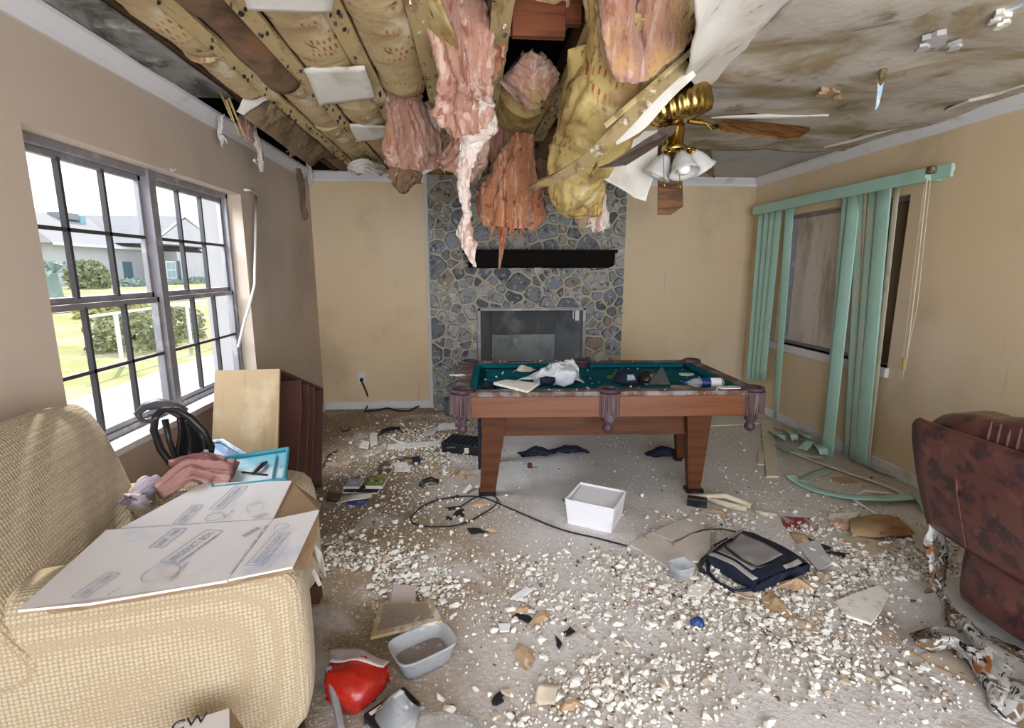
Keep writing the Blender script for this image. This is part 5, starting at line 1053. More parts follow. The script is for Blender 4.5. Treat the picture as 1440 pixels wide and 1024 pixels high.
# camouflage blanket
t = thing('camouflage_blanket', (1.95, 1.6, 0), 'camouflage patterned blanket spilling from under the leather sofa onto the floor', 'blanket')
m = MB(); m.loft([[(2.10, 2.0, .40), (2.20, 2.01, .40)], [(2.05, 1.97, .25), (2.18, 2.0, .25)], [(2.08, 1.96, .12), (2.20, 1.98, .12)], [(2.06, 1.93, .02), (2.18, 1.97, .02)]], (6, 6), amp=.02, sc=10, fine=.008); m.build('hanging_end', CAMO, t, smooth=True, thick=.008)
def fcloth(name, rows, mt, par, amp=.02, sc=9, th=.008, seed=0, sub=(6, 6)):
    q = [[F(u, v, z) for u, v, z in r_] for r_ in rows]; m = MB(); m.loft(q, sub, amp=amp, sc=sc, fine=amp*.4, seed=seed)
    m.v = [V((p.x, p.y, max(p.z, .006))) for p in m.v]; return m.build(name, mt, par, smooth=True, thick=th)
fcloth('floor_fold', [[(1320, 830, .02), (1328, 835, .06), (1345, 860, .05)], [(1330, 870, .02), (1350, 872, .10), (1385, 895, .06)], [(1380, 930, .03), (1405, 925, .12), (1440, 928, .06)], [(1400, 985, .02), (1450, 985, .10), (1500, 970, .06)]], CAMO, t, .02, 9, .01, 1)
fcloth('floor_fold', [[(1282, 892, .01), (1290, 905, .05), (1303, 915, .01)], [(1320, 880, .06), (1330, 900, .08), (1340, 912, .02)], [(1350, 885, .05), (1365, 915, .09), (1372, 948, .02)], [(1400, 900, .05), (1420, 950, .10), (1400, 1000, .02)], [(1460, 930, .05), (1470, 970, .08), (1470, 1030, .02)]], CAMO, t, .022, 11, .01, 2)

# ---------------------------------------------------------------- things on the floor
def flat(name, pts, label, cat, material, th=.006, z=.002, parent=None, group=None):
    q = [F(u, v, z) for u, v in pts]; m = MB(); m.prism(q, (0, 0, th)); return tag(m.build(name, material, parent), label, cat, group)
def curl(name, rows, label, cat, material, seed=0, amp=.008, th=.003, sc=9, sub=(4, 5), parent=None):
    q = [[F(u, v, z) for u, v, z in r_] for r_ in rows]; m = MB(); m.loft(q, sub, amp=amp, sc=sc, fine=amp*.3, seed=seed)
    m.v = [V((p.x, p.y, max(p.z, .003))) for p in m.v]; return tag(m.build(name, material, parent, smooth=True, thick=th), label, cat)
# white box
wb = thing('white_box', F(840, 720), 'white open cardboard box with a tilted rim standing in front of the pool table', 'box')
BL, BF, BR = F(803, 738, .0), F(746, 749, .0), F(862, 716, .0)
p0, p1, p3 = F(801, 736, 0), F(858, 750, 0), F(871, 703, 0)
T0, T1, T2, T3 = F(805, 712, .0), None, None, None
a0, a1 = F(799, 736, 0), F(859, 750, 0); ex = a1-a0; ey = V((-ex.y, ex.x, 0)).normalized()*ex.length*.92
lean = V((.0, -.0, 0)); hh = .155
bot = [a0, a1, a1+ey, a0+ey]; topc = [Y(802, 702, a0.y), Y(864, 717, a1.y), None, None]
def topat(b, u): return V((b.x + u, b.y, hh))
tp = [p + ((p - (a0+a1+ey+a0+a0+ey+a1)/4*0 - sum(bot, V())/4)*.12) + V((0, 0, hh)) for p in bot]
m = MB()
for i in range(4):
    j = (i+1) % 4; m.add([bot[i], bot[j], tp[j], tp[i]], [(0, 1, 2, 3)])
m.add(bot, [(0, 1, 2, 3)]); m.build('body', WHITE, wb, thick=.004)
m = MB(); cc = sum(tp, V())/4; inn = [cc + (p-cc)*.93 - V((0, 0, .010 + .02*(i < 2))) for i, p in enumerate(tp)]; m.add(inn, [(0, 1, 2, 3)]); m.build('inner_tray', WHITE, wb, thick=.003)
m = MB()
for i in range(4): m.tube([tp[i], tp[(i+1) % 4]], .0045, 5)
m.build('rim', WHITE, wb)
# black cable ring
pts = [(985, 752), (940, 745), (882, 768), (840, 757), (790, 745), (745, 727), (710, 712), (680, 700), (655, 698), (625, 701), (600, 709), (583, 722), (577, 732), (590, 739), (620, 741), (650, 737), (680, 722), (697, 710), (698, 700), (685, 696), (668, 700), (655, 708), (648, 712)]
m = MB(); r_ = random.Random(2); P_ = [F(u, v, .008 + (.012 if k % 3 == 0 else 0)) for k, (u, v) in enumerate(pts[2:])]
dn = []
for i in range(len(P_)-1):
    for q in range(4): 
        g = lambda j: P_[max(0, min(len(P_)-1, j))]; t = q/4; p0_, p1_, p2_, p3_ = g(i-1), g(i), g(i+1), g(i+2)
        dn.append(.5*((2*p1_) + (p2_-p0_)*t + (2*p0_-5*p1_+4*p2_-p3_)*t*t + (3*p1_-p0_-3*p2_+p3_)*t**3))
m.tube(dn, .0048, 6); tag(m.build('black_cable', RUBBER, smooth=True), 'thin black cable looped on the floor by the left pool table leg', 'cable')
m = MB(); m.tube([F(u, v, z) for u, v, z in ((1035, 748, .03), (1015, 744, .04), (990, 745, .03), (970, 752, .02), (958, 762, .01), (948, 768, .006))], .004, 6); tag(m.build('black_cable', RUBBER), 'short dark strap curving over the grey board left of the laptop bag', 'cable')
# laptop bag
lb_ = thing('laptop_bag', F(1060, 790), 'navy and grey laptop bag lying flat in the white rubble', 'bag')
A, B, C_, D = F(993, 790, .0), F(1052, 838, 0), F(1138, 812, 0), F(1052, 757, .0)   # left, near, right, far
A = F(990, 782, .03); 
def lerp2(s_, t, z):   # s_: from left corner (A) to near corner (B); t: from front edge to the back edge
    a = F(993, 796, 0).lerp(F(1062, 838, 0), s_); b = F(1046, 757, 0).lerp(F(1138, 806, 0), s_); p = a.lerp(b, t); return V((p.x, p.y, z))
rows = []
hb = .085
for t, z, k in ((0, .01, 0), (0, hb*.7, 0), (.03, hb, .02), (.25, hb*1.05, .02), (.5, hb*1.0, .02), (.75, hb*.95, .02), (.97, hb*.85, .02), (1, hb*.6, 0), (1, .01, 0)):
    rows.append([lerp2(k+(1-2*k)*q/6, t, z*(1-.25*abs(q/3-1)**4)) for q in range(7)])
m = MB(); m.loft(rows, (4, 3), amp=.008, sc=10)
n_ = len(m.v); m.build('body', NAVY, lb_, smooth=True)
m = MB()
for s_ in (0, 1): m.add([lerp2(s_, 0, .01), lerp2(s_, 0, hb*.6), lerp2(s_, .3, hb*.78), lerp2(s_, .97, hb*.6), lerp2(s_, 1, .01)], [(0, 1, 2, 3, 4)])
m.build('side', NAVY, lb_, thick=.004)
def patch(name, ss, tt, dz, material, label=None):
    rr = []
    for t in tt: rr.append([lerp2(s_, t, hb*(1.06 if t < .9 else .98)*(1-.25*abs(2*s_-1)**4) + dz) for s_ in ss])
    m = MB(); m.loft(rr, (4, 4), amp=.008, sc=10); o = m.build(name, material, lb_, smooth=True, thick=.004)
    if label: o['label'] = label
    return o
patch('front_flap', (.12, .35, .6, .80), (.10, .2, .35, .5, .72), .006, GREYN, 'grey flap'); 
patch('front_band', (.03, .3, .6, .95), (-.02, .02, .06), .0, mat('pale_grey_webbing', (.42, .40, .38), rough=.8), 'pale grey piping')
patch('corner_patch', (.93, .99), (.55, .7, .85), .002, GREYN); patch('corner_patch', (.02, .08), (.55, .7, .85), .004, GREYN)
m = MB(); m.tube([lerp2(.15, .05, hb+.03), lerp2(.05, .1, hb+.02), lerp2(.08, .4, hb+.02), lerp2(.2, .2, hb+.018), lerp2(.6, .12, hb+.02), lerp2(.85, .16, hb+.015), lerp2(.9, .5, hb+.01)], .006, 6); m.build('zip', BLACK, lb_, smooth=True)
m = MB(); m.tube([lerp2(.05, -.02, .03), lerp2(.2, -.16, .02), lerp2(.5, -.22, .015), lerp2(.8, -.18, .015), lerp2(.95, -.03, .03)], .009, 8); m.build('handle', NAVY, lb_, smooth=True)
m = MB(); m.tube([lerp2(.0, .02, .05), lerp2(-.05, -.04, .03), lerp2(-.02, -.12, .01), lerp2(.1, -.18, .01)], .012, 6); m.build('shoulder_strap', BLACK, lb_, smooth=True)
m = MB(); m.tube([lerp2(.06, .28, hb+.02), lerp2(.03, .36, hb+.03), lerp2(.0, .42, hb+.02)], .006, 6); m.build('buckle', ALU, lb_)
# plastic tub
def tub(loc, L_, W_, h_, rz, label, mt=CLEARP, dirt=True, tilt=0, k=.84, name='plastic_tub'):
    t = thing(name, loc, label, 'plastic tub', rot=(tilt, 0, rz)); m = MB(); n = 40
    def rr(sc, z):
        out = []
        for i in range(n):
            a = 2*PI*i/n; c, s_ = math.cos(a), math.sin(a); e = .45; out.append(V((abs(c)**e*math.copysign(1, c)*L_/2*sc, abs(s_)**e*math.copysign(1, s_)*W_/2*sc, z)))
        return out
    prof = [(k*.96, 0), (k, .012), (.97, h_-.015), (1.02, h_-.012), (1.03, h_), (.99, h_), (.965, h_-.01), (k*.98, .016), (k*.5, .012)]
    vs = [p for s_, z in prof for p in rr(s_, z)]; m.add(vs, [(i*n+j, i*n+(j+1) % n, (i+1)*n+(j+1) % n, (i+1)*n+j) for i in range(len(prof)-1) for j in range(n)] + [tuple(range(n-1, -1, -1))])
    m.build('body', mt, t, local=True, smooth=True)
    if dirt: m = MB(); m.add(rr(k*.97, .022), [tuple(range(n))]); m.build('dirt', mat('grey_brown_dust', (.24, .20, .17), [((.4, .36, .32), 30, .6, .68)], .95), t, local=True, thick=.008)
    return t
c = F(592, 930, .0); tub((c.x+.01, c.y, 0), .235, .165, .085, .52, 'translucent plastic tub with dust inside, half covered by a panel, near the lower edge')
bd = thing('access_panel', F(570, 870, .08), 'dusty framed wooden panel lying partly on the translucent tub', 'panel')
q = [F(521, 896, .055), F(622, 872, .10), F(608, 846, .085), F(534, 848, .045)]
m = MB(); m.prism(q, (0, 0, -.014)); m.build('frame', mat('yellowed_frame', (.42, .32, .17), [((.6, .55, .48), 12, .52, .62)], .6), bd)
cc = sum(q, V())/4; q2 = [cc+(p-cc)*.80+V((-.003, .004, .001)) for p in q]; m = MB(); m.prism(q2, (0, 0, .002)); m.build('inset', mat('dusty_brown_inset', (.27, .21, .165), [((.42, .36, .31), 30, .58, .68)], .95, (40, .5, .01)), bd)
flat('cardboard_piece', [(550, 850), (585, 852), (584, 826), (553, 824)], 'pinkish grey square board behind the dusty framed panel', 'board', mat('pink_grey_board', (.46, .38, .36), rough=.85), .008, .03)
m = MB(); c = F(958, 812, 0); tub((c.x, c.y, 0), .105, .095, .075, .3, 'small clear plastic cup tub in the rubble left of the laptop bag', dirt=False, k=.9, name='plastic_cup')
# red film bag
t = thing('red_bag', F(500, 960), 'glossy red film bag with pale lining by the front of the cream armchair', 'bag')
def fr(u, v, z): return F(u, v, z)
rows = [[fr(462, 912, .10), fr(505, 914, .11), fr(546, 930, .07)], [fr(462, 928, .12), fr(505, 932, .13), fr(546, 942, .09)], [fr(456, 955, .11), fr(500, 962, .12), fr(545, 965, .06)], [fr(460, 985, .05), fr(500, 995, .06), fr(530, 985, .03)], [fr(470, 995, .005), fr(500, 1003, .005), fr(522, 992, .005)]]
m = MB(); m.loft(rows, (5, 6), amp=.012, sc=14, fine=.008, seed=4); m.build('film', RED, t, smooth=True, thick=.003)
m = MB(); m.loft([[fr(462, 912, .103), fr(505, 914, .113), fr(546, 930, .073)], [fr(462, 929, .124), fr(503, 931, .134), fr(540, 938, .095)]], (4, 6), amp=.01, sc=14, seed=4); m.v = [p+V((0, -.004, .004)) for p in m.v]; m.build('lining', mat('pale_lining', (.50, .42, .42), [((.3, .25, .25), 12, .55, .65)], .7), t, smooth=True, thick=.003)
m = MB(); m.loft([[fr(546, 930, .07), fr(462, 912, .10)], [fr(548, 960, .005), fr(470, 930, .005)]], (3, 4), amp=.008, sc=12); m.build('back', RED, t, smooth=True, thick=.003)
# black case
t = thing('black_case', F(550, 1000), 'black plastic case with white stickers at the bottom edge right of the red bag', 'case'); ex = (F(566, 962, .05)-F(510, 1000, .05)).normalized(); ey = V((ex.y, -ex.x, 0)); o0 = F(510, 1002, .05)
def cs(a, b, z): p = o0 + ex*a + ey*b; return V((p.x, p.y, z))
m = MB(); m.prism([cs(0, 0, 0), cs(.16, 0, 0), cs(.16, .10, 0), cs(0, .10, 0)], (0, 0, .045)); m.build('body', BLACK, t, bevel=.006)
for a, b, w_ in ((.015, .012, .045), (.105, .012, .040), (.10, .075, .035)):
    m = MB(); m.prism([cs(a, b, .045), cs(a+w_, b, .045), cs(a+w_, b+.014, .045), cs(a, b+.014, .045)], (0, 0, .0012)); m.build('sticker', PAPER, t)
for k in range(3): m = MB(); m.prism([cs(.075+.022*k, .03, .045), cs(.085+.022*k, .03, .045), cs(.085+.022*k, .09, .045), cs(.075+.022*k, .09, .045)], (0, 0, .004)); m.build('ridge', NAVY, t)
def film(name, rows, label, seed): return curl(name, rows, label, 'plastic film', FILMP, seed, .018, .002, 8, (6, 6))
film('plastic_film', [[(505, 1030, .01), (545, 1040, .03), (590, 1040, .01)], [(525, 1005, .03), (555, 985, .12), (590, 1010, .05)], [(555, 980, .10), (563, 972, .14), (600, 1000, .02)]], 'clear crumpled plastic film peaking over the black case', 1)
film('plastic_film', [[(590, 1008, .05), (635, 1004, .06), (665, 1010, .02)], [(585, 1030, .03), (635, 1028, .06), (680, 1035, .01)]], 'clear flat plastic film at the bottom edge right of the black case', 2)
# crate under table, papers and books at the left
t = thing('black_crate', F(650, 635), 'black plastic crate with grille lid behind the left pool table leg', 'crate')
a, b = F(621, 636, 0), F(672, 642, 0); ex = (b-a).normalized(); ey = V((-ex.y, ex.x, 0)); L_ = (b-a).length+.05
m = MB(); m.prism([a, a+ex*L_, a+ex*L_+ey*.24, a+ey*.24], (0, 0, .085)); m.build('body', BLACK, t, bevel=.006)
m = MB()
for k in range(9): m.prism([a+ex*(.01+k*L_/9)+V((0, 0, .086)), a+ex*(.02+k*L_/9)+V((0, 0, .086)), a+ex*(.02+k*L_/9)+ey*.22+V((0, 0, .086)), a+ex*(.01+k*L_/9)+ey*.22+V((0, 0, .086))], (0, 0, .006))
m.build('lid_grille', NAVY, t)
m = MB(); m.box(a+ex*L_*.62-ey*.003+V((0, 0, .04)), (.045, .004, .045)); m.build('sticker', PAPER, t)
m = MB(); m.box(a+ex*L_*.3-ey*.003+V((0, 0, .055)), (.11, .006, .012)); m.build('slot', SOOT, t)
def book(u0, v0, u1, v1, dep, th, rz, label, mt, z0=0, cat='booklet'):
    a, b = F(u0, v0, 0), F(u1, v1, 0); ex = (b-a).normalized(); ey = V((-ex.y, ex.x, 0)); L_ = (b-a).length
    t = thing('booklet', ((a+b)/2).to_tuple(), label, cat); q = [a, b, b+ey*dep, a+ey*dep]; q = [p+V((0, 0, z0)) for p in q]
    m = MB(); m.prism(q, (0, 0, th)); m.build('pages', PAPER, t); m = MB(); m.prism([p+V((0, 0, th)) for p in q], (0, 0, .002)); m.build('cover', mt, t)
book(514, 690, 538, 690, .15, .022, 0, 'light green covered booklet on the small book pile by the armchair', GREEN, .012)
book(483, 690, 505, 690, .13, .016, 0, 'pale blue covered booklet left of the green booklet', SKYB, .012)
book(483, 694, 530, 695, .10, .010, 0, 'dark booklet beneath the green and pale blue booklets', NAVY)
curl('magazine', [[(472, 708, .004), (495, 704, .03), (522, 700, .01)], [(478, 698, .01), (500, 694, .045), (524, 694, .015)]], 'pale curved magazine in front of the book pile', 'magazine', PAPER)
flat('magazine', [(488, 710), (512, 712), (520, 700), (498, 700)], 'blue magazine lying flat in front of the book pile', 'magazine', MAGB, .008)
flat('magazine', [(460, 705), (478, 708), (480, 696), (462, 694)], 'black folded magazine at the left end of the book pile', 'magazine', BLACK, .012)
for pts, lab, mt in ((((530, 664), (548, 664), (548, 648), (533, 650)), 'dark and yellow photo page on the floor left of the wrinkled white page', mat('dark_photo_page', (.12, .08, .06), [((.5, .44, .2), 12, .55, .6), ((.6, .58, .52), 16, .58, .62)], .6)),
    (((555, 664), (578, 664), (572, 650), (555, 652)), 'pale green white page lying in front of the flat white lath', PAPER), (((556, 650), (584, 652), (590, 645), (560, 642)), 'dark glossy page with brown picture behind the pale page', mat('dark_photo_page2', (.07, .055, .045), [((.35, .22, .08), 12, .5, .56)], .5)),
    (((582, 654), (592, 650), (590, 642), (578, 644)), 'small navy card at the right of the glossy pages', NAVY), (((521, 626), (531, 626), (530, 609), (520, 610)), 'white upright paper piece in the rubble left of the white lath', PAPER),
    (((505, 630), (518, 632), (520, 622), (510, 620)), 'pale torn paper near the far left rubble', PAPER), (((590, 615), (610, 612), (618, 602), (598, 606)), 'bluish white paper heap next to the black crate', PAPERG), (((610, 606), (640, 604), (640, 596), (620, 596)), 'white paper sheet behind the black crate', WHITE)):
    flat('paper_sheet', pts, lab, 'paper', mt, .006, .008)
flat('lath', [(545, 633), (620, 627), (620, 621), (545, 627)], 'flat white lath lying on the floor left of the black crate', 'lath', mat('white_lath', (.66, .62, .58), rough=.7), .012)
m = MB(); m.tube([F(549, 616, .01), F(562, 622, .012), F(570, 625, .01)], .006, 5); tag(m.build('stick', WHITE), 'thin white stick behind the flat white lath', 'stick')
m = MB(); m.tube([F(532, 612, .01), F(538, 606, .03), F(550, 603, .04), F(562, 602, .02)], [.008, .02, .022, .012], 8); m.tube([F(560, 603, .02), F(566, 609, .01), F(572, 607, .01)], .005, 6); tag(m.build('black_adapter', BLACK, smooth=True), 'black lumpy adapter with short cable on the far left floor', 'adapter')
m = MB(); m.tube([F(590, 683, .015), F(596, 677, .03), F(606, 674, .035), F(617, 677, .02)], [.012, .018, .018, .012], 8); tag(m.build('black_tube', BLACK, smooth=True), 'black curved handle lying in front of the glossy pages', 'handle')
m = MB(); m.tube([F(478, 600, .008), F(482, 607, .01), F(490, 605, .008), F(492, 601, .01)], .006, 6); tag(m.build('black_wire', RUBBER), 'short black wire curl on the far left floor', 'wire')
m = MB(); m.tube([F(451, 660, .01), F(458, 648, .02), F(462, 640, .01), F(474, 634, .008)], .005, 6); tag(m.build('black_wire', RUBBER), 'black wire running out behind the bookcase', 'wire')
curl('wood_splinter', [[(650, 692, .01), (655, 694, .01)], [(662, 680, .03), (666, 684, .02)]], 'pale curved splinter left of the front pool table leg', 'splinter', PAPER)
# right side: planks, mint vanes
flat('plank', [(1078, 672), (1095, 672), (1086, 594), (1069, 592)], 'pale flat plank lying lengthwise right of the pool table', 'plank', IVORY, .014)
flat('plank', [(1065, 654), (1075, 655), (1075, 636), (1066, 635)], 'short pale plank offcut stuck to the left of the lengthwise plank', 'plank', IVORY, .010)
flat('plank', [(1000, 600), (1070, 597), (1070, 591), (1000, 594)], 'narrow pale plank crossing under the right end of the pool table', 'plank', IVORY, .012)
def strip_(pts, w_, label, mt, name='fallen_vane', cat='blind vane', z=.012, seed=0, th=.003, amp=.004, up=None):
    c = [F(u, v, z + (up[i] if up else 0)) for i, (u, v) in enumerate(pts)]; rows = []
    for i, p in enumerate(c):
        d = (c[min(i+1, len(c)-1)]-c[max(i-1, 0)]).normalized(); s_ = V((-d.y, d.x, 0)).normalized()*w_/2; rows.append([p-s_, p+V((0, 0, .004)), p+s_])
    m = MB(); m.loft(rows, (5, 2), amp=amp, sc=8, seed=seed); m.v = [V((p.x, p.y, max(p.z, .003))) for p in m.v]; return tag(m.build(name, mt, smooth=True, thick=th), label, cat)
strip_([(1092, 627), (1140, 646), (1190, 664), (1235, 679), (1262, 690), (1280, 700)], .045, 'long ivory strip lying along the floor before the right baseboard', IVORY, 'ivory_strip', 'strip')
strip_([(1086, 598), (1110, 607), (1130, 618)], .035, 'short ivory strip near the far right baseboard', IVORY, 'ivory_strip', 'strip')
strip_([(1112, 668), (1122, 677), (1150, 690), (1190, 698), (1225, 700), (1255, 700), (1285, 698)], .085, 'long mint vane bowed across the floor in front of the ivory strip', MINT, up=[.02, 0, 0, .01, .03, .03, .01])
strip_([(1128, 677), (1145, 668), (1165, 660)], .075, 'short mint vane crossing the left end of the long fallen vane', MINTD)
strip_([(1292, 694), (1302, 706), (1310, 722)], .09, 'green folded vane end beside the leather sofa', MINTD, up=[.01, .03, .01])
m = MB(); m.tube([F(1200, 700, .02), F(1215, 690, .03), F(1250, 694, .02)], .006, 5); m.tube([F(1198, 701, .02), F(1215, 712, .015), F(1238, 726, .01)], .007, 5); tag(m.build('bead_chain', WROD), 'white blind chain trailing over the fallen mint vane', 'chain')
strip_([(1218, 652), (1240, 662), (1262, 670)], .05, 'dusty green scrap against the right baseboard', MINTD, up=[.01, .02, .0])
for k, (pts, lab, mt) in enumerate((([(1086, 606), (1096, 612), (1104, 618)], 'mint vane scrap at the left end of the heap below the blinds', MINT), ([(1108, 604), (1116, 612), (1118, 620)], 'curled mint vane scrap in the middle of the heap below the blinds', MINT), ([(1122, 604), (1134, 612), (1146, 618)], 'dusty vane scrap behind the heap below the blinds', MINTD), ([(1128, 632), (1138, 622), (1146, 622)], 'angular mint vane scrap at the front of the heap below the blinds', MINT), ([(1146, 624), (1156, 630), (1160, 640)], 'mint vane scrap touching the foot of the hanging vanes', MINT), ([(1100, 628), (1125, 638), (1155, 642)], 'flat greenish vane scrap under the heap below the blinds', MINTD))):
    strip_(pts, .075, lab, mt, up=[.01, .05 + .015*(k % 3), .02], seed=k, amp=.012)
m = MB(); m.prism(torn(F(1185, 677).x, F(1185, 677).y, .085, .06, .003, 12, .2, 0, 3), (0, 0, .008)); tag(m.build('floor_patch', TAN), 'brown dried patch between the fallen vane and the ivory strip', 'patch')
# brush, rolled papers
m = MB(); a = F(966, 712, 0); b = F(994, 716, 0); ex = (b-a).normalized(); ey = V((-ex.y, ex.x, 0)); m.prism([a, b, b+ey*.055, a+ey*.055], (0, 0, .055)); tag(m.build('black_block', BLACK, bevel=.004), 'black block beside the right front leg of the pool table', 'block')
for k, (p, lab) in enumerate(((((970, 700), (1020, 698), (1056, 712)), 'rolled cream paper on the black block, upper roll'), (((990, 700), (1030, 712), (1050, 716)), 'rolled cream paper leaning below the upper roll'), (((1062, 718), (1078, 724), (1092, 724)), 'thin cream paper roll right of the paper rolls'))):
    m = MB(); m.tube([F(u, v, .035-.012*k) for u, v in p], [.016, .022, .018] if k < 2 else [.01, .016, .012], 10); tag(m.build('paper_roll', mat('cream_roll', (.66, .58, .46), [((.5, .42, .3), 9, .55, .7)], .8), smooth=True), lab, 'paper roll')
# printed kraft pad
kp = thing('kraft_insulation_pad', F(1220, 745), 'brown kraft insulation pad with red lettering lying in the rubble', 'insulation')
rows = [[(1196, 730, .02), (1235, 726, .04), (1262, 728, .02)], [(1195, 742, .04), (1230, 742, .06), (1275, 742, .03)], [(1200, 752, .02), (1235, 756, .03), (1284, 754, .008)]]
q = [[F(*p) for p in r_] for r_ in rows]; m = MB(); m.loft(q, (5, 6), amp=.01, sc=9); m.build('paper', mat('brown_kraft', (.36, .25, .13), [((.25, .16, .08), 5, .5, .68)], .7), kp, smooth=True, thick=.02)
for k, (u0, v0, u1, v1, tx) in enumerate(((1226, 733, 1258, 732, 'INSULATION'), (1236, 742, 1272, 743, 'INSULATION'), (1238, 751, 1276, 753, 'R-19'))):
    z = .068-.006*k; a, b = F(u0, v0, z), F(u1, v1, z); text(tx, .04, (a+b)/2, b-a, (0, -.15, 1), REDINK, kp, width=(b-a).length)
m = MB(); c = F(1190, 738, .02); m.prism(torn(c.x, c.y, .07, .04, .005, 14, .4, 0, 8), (0, 0, .03)); m.build('torn_edge', PINK, kp)
flat('wrapper', [(1098, 727), (1140, 730), (1148, 747), (1102, 742)], 'maroon and white printed wrapper behind the laptop bag', 'wrapper', MAROON, .006)
curl('cardboard_piece', [[(1110, 748, .01), (1132, 752, .03)], [(1122, 765, .01), (1138, 764, .015)]], 'small tan folded card in front of the maroon wrapper', 'cardboard', TAN, 1)
t = MB(); c = F(980, 881, 0); t.loft([[V((c.x+.028*k*math.cos(a), c.y+.024*k*math.sin(a), z)) for a in [2*PI*i/8 for i in range(8)]] for z, k in ((0, .7), (.012, 1.1), (.028, .8), (.036, .2))], (2, 2), closed=True, amp=.01, sc=30, caps=True); tag(t.build('blue_wad', BLUEP), 'small crumpled navy blue wad alone on the floor', 'wad')
# flat broken boards
def brk(name, pts, label, mt, z=.004, th=.012, cat='plasterboard'): return flat(name, pts, label, cat, mt, th, z)
GB = mat('dusty_gypsum', (.52, .47, .42), [((.62, .60, .57), 6, .5, .66), ((.36, .30, .25), 11, .6, .72)], .9)
brk('gypsum_board', [(915, 752), (930, 745), (990, 720), (1008, 736), (990, 748), (945, 762)], 'large dusty grey board left of the laptop bag, rear piece', GB)
brk('gypsum_board', [(948, 768), (975, 752), (998, 746), (998, 775), (985, 792), (972, 792)], 'dusty grey board piece touching the left end of the laptop bag', GB, .012)
brk('gypsum_board', [(885, 768), (920, 748), (978, 795), (975, 830), (940, 800)], 'long pale board running toward the clear cup', GB, .002)
brk('gypsum_board', [(1175, 848), (1200, 838), (1235, 826), (1250, 838), (1238, 862), (1225, 880), (1190, 868)], 'white flat plaster slab in the rubble right of the laptop bag', PLASTER, .01)
brk('gypsum_board', [(1120, 768), (1150, 762), (1170, 795), (1150, 805)], 'pale blue grey board right of the laptop bag', PAPERG)
brk('gypsum_board', [(1175, 760), (1215, 756), (1260, 772), (1225, 785)], 'split pale board in front of the red lettered kraft pad', PLASTERB)
brk('gypsum_board', [(1270, 735), (1310, 755), (1330, 800), (1290, 770)], 'long white board pieces beside the leather sofa', GB, .01)
brk('gypsum_board', [(1165, 725), (1210, 722), (1195, 738), (1175, 745)], 'white chipped board left of the red lettered pad', PLASTER, .01)
brk('gypsum_board', [(968, 828), (990, 818), (1000, 828), (985, 842), (965, 840)], 'white irregular slab at the foot of the clear cup', PLASTER)
brk('gypsum_board', [(720, 842), (740, 828), (748, 832), (728, 847)], 'small bluish white bar on the floor in mid foreground', WHITE)
for k, (u, v, rx, h_, lab) in enumerate(((1118, 828, .10, .05, 'brown torn card curling up against the near corner of the laptop bag'), (1090, 850, .09, .03, 'light tan torn card in front of the laptop bag'), (1130, 880, .08, .02, 'pale tan flake lowest in front of the laptop bag'), (1055, 838, .08, .015, 'tan flake before the laptop bag handle'), (1160, 815, .07, .03, 'cream flake at the right end of the laptop bag'), (1105, 868, .06, .015, 'small tan flake between the larger torn cards'))):
    c = F(u, v, 0); pts = torn(c.x, c.y, rx*.8, rx*.5, 0, 12, .3, k, k+3); m = MB(); cz = sum(pts, V())/12
    m.loft([[p + V((0, 0, .012 + h_*.2*math.sin(i))) for i, p in enumerate(pts)], [cz + (p-cz)*.5 + V((0, 0, h_*.6)) for p in pts], [cz + (p-cz)*.05 + V((0, 0, h_)) for p in pts]], (2, 1), closed=True, amp=.008, sc=12)
    m.v = [V((p.x, p.y, max(p.z, .004))) for p in m.v]; tag(m.build('torn_card', TAN if k in (0, 1, 5) else PLASTERB, thick=.005), lab, 'torn card')
curl('paper_bag_scrap', [[(752, 990, .005), (780, 993, .02)], [(758, 962, .04), (785, 962, .03)]], 'crumpled beige paper scrap near the bottom centre of the floor', 'paper', mat('beige_paper', (.60, .52, .42), [((.45, .37, .28), 14, .5, .66)], .8), 4, .012)
flat('paper_scrap', [(703, 890), (716, 889), (718, 879), (701, 879)], 'tiny white square tag on the floor right of the dusty panel', 'scrap', WHITE, .008)
m = MB(); c = F(677, 895, 0)
flat('carpet_seam', [(1222, 882), (1300, 930), (1370, 966), (1372, 964), (1300, 927), (1224, 879)], 'thin raised seam across the floor toward the camouflage blanket', 'seam', TAN, .004)
flat('tan_sheet', [(1290, 925), (1330, 905), (1375, 950), (1365, 962)], 'flat tan sheet on the floor under the camouflage blanket', 'sheet', mat('tan_sheet_m', (.50, .41, .33), rough=.9), .003)
for k, (u, v, lab) in enumerate(((755, 640, 'black bag shadowed under the left half of the pool table'), (800, 636, 'flat dark bundle under the middle of the pool table'), (935, 640, 'black bundle under the right half of the pool table'))):
    c = F(u, v, 0); cloth('dark_bundle', (c.x, c.y, 0), .16, .06, .06, lab, 'bundle', NAVY, 50+k)
m = MB(); m.prism([F(958, 648, .002), F(985, 656, .002), F(990, 640, .002), F(975, 625, .002)], (0, 0, .02)); tag(m.build('cardboard_piece', TAN), 'tan card by the right front leg under the pool table', 'cardboard')
m = MB(); c = F(745, 658, 0); m.box((c.x, c.y, .02), (.035, .03, .04)); tag(m.build('brown_cap', mat('dark_red_brown', (.09, .03, .02)), bevel=.008), 'small dark red cap on the floor beneath the pool table', 'block')  # a brown cap, drawn as a small box
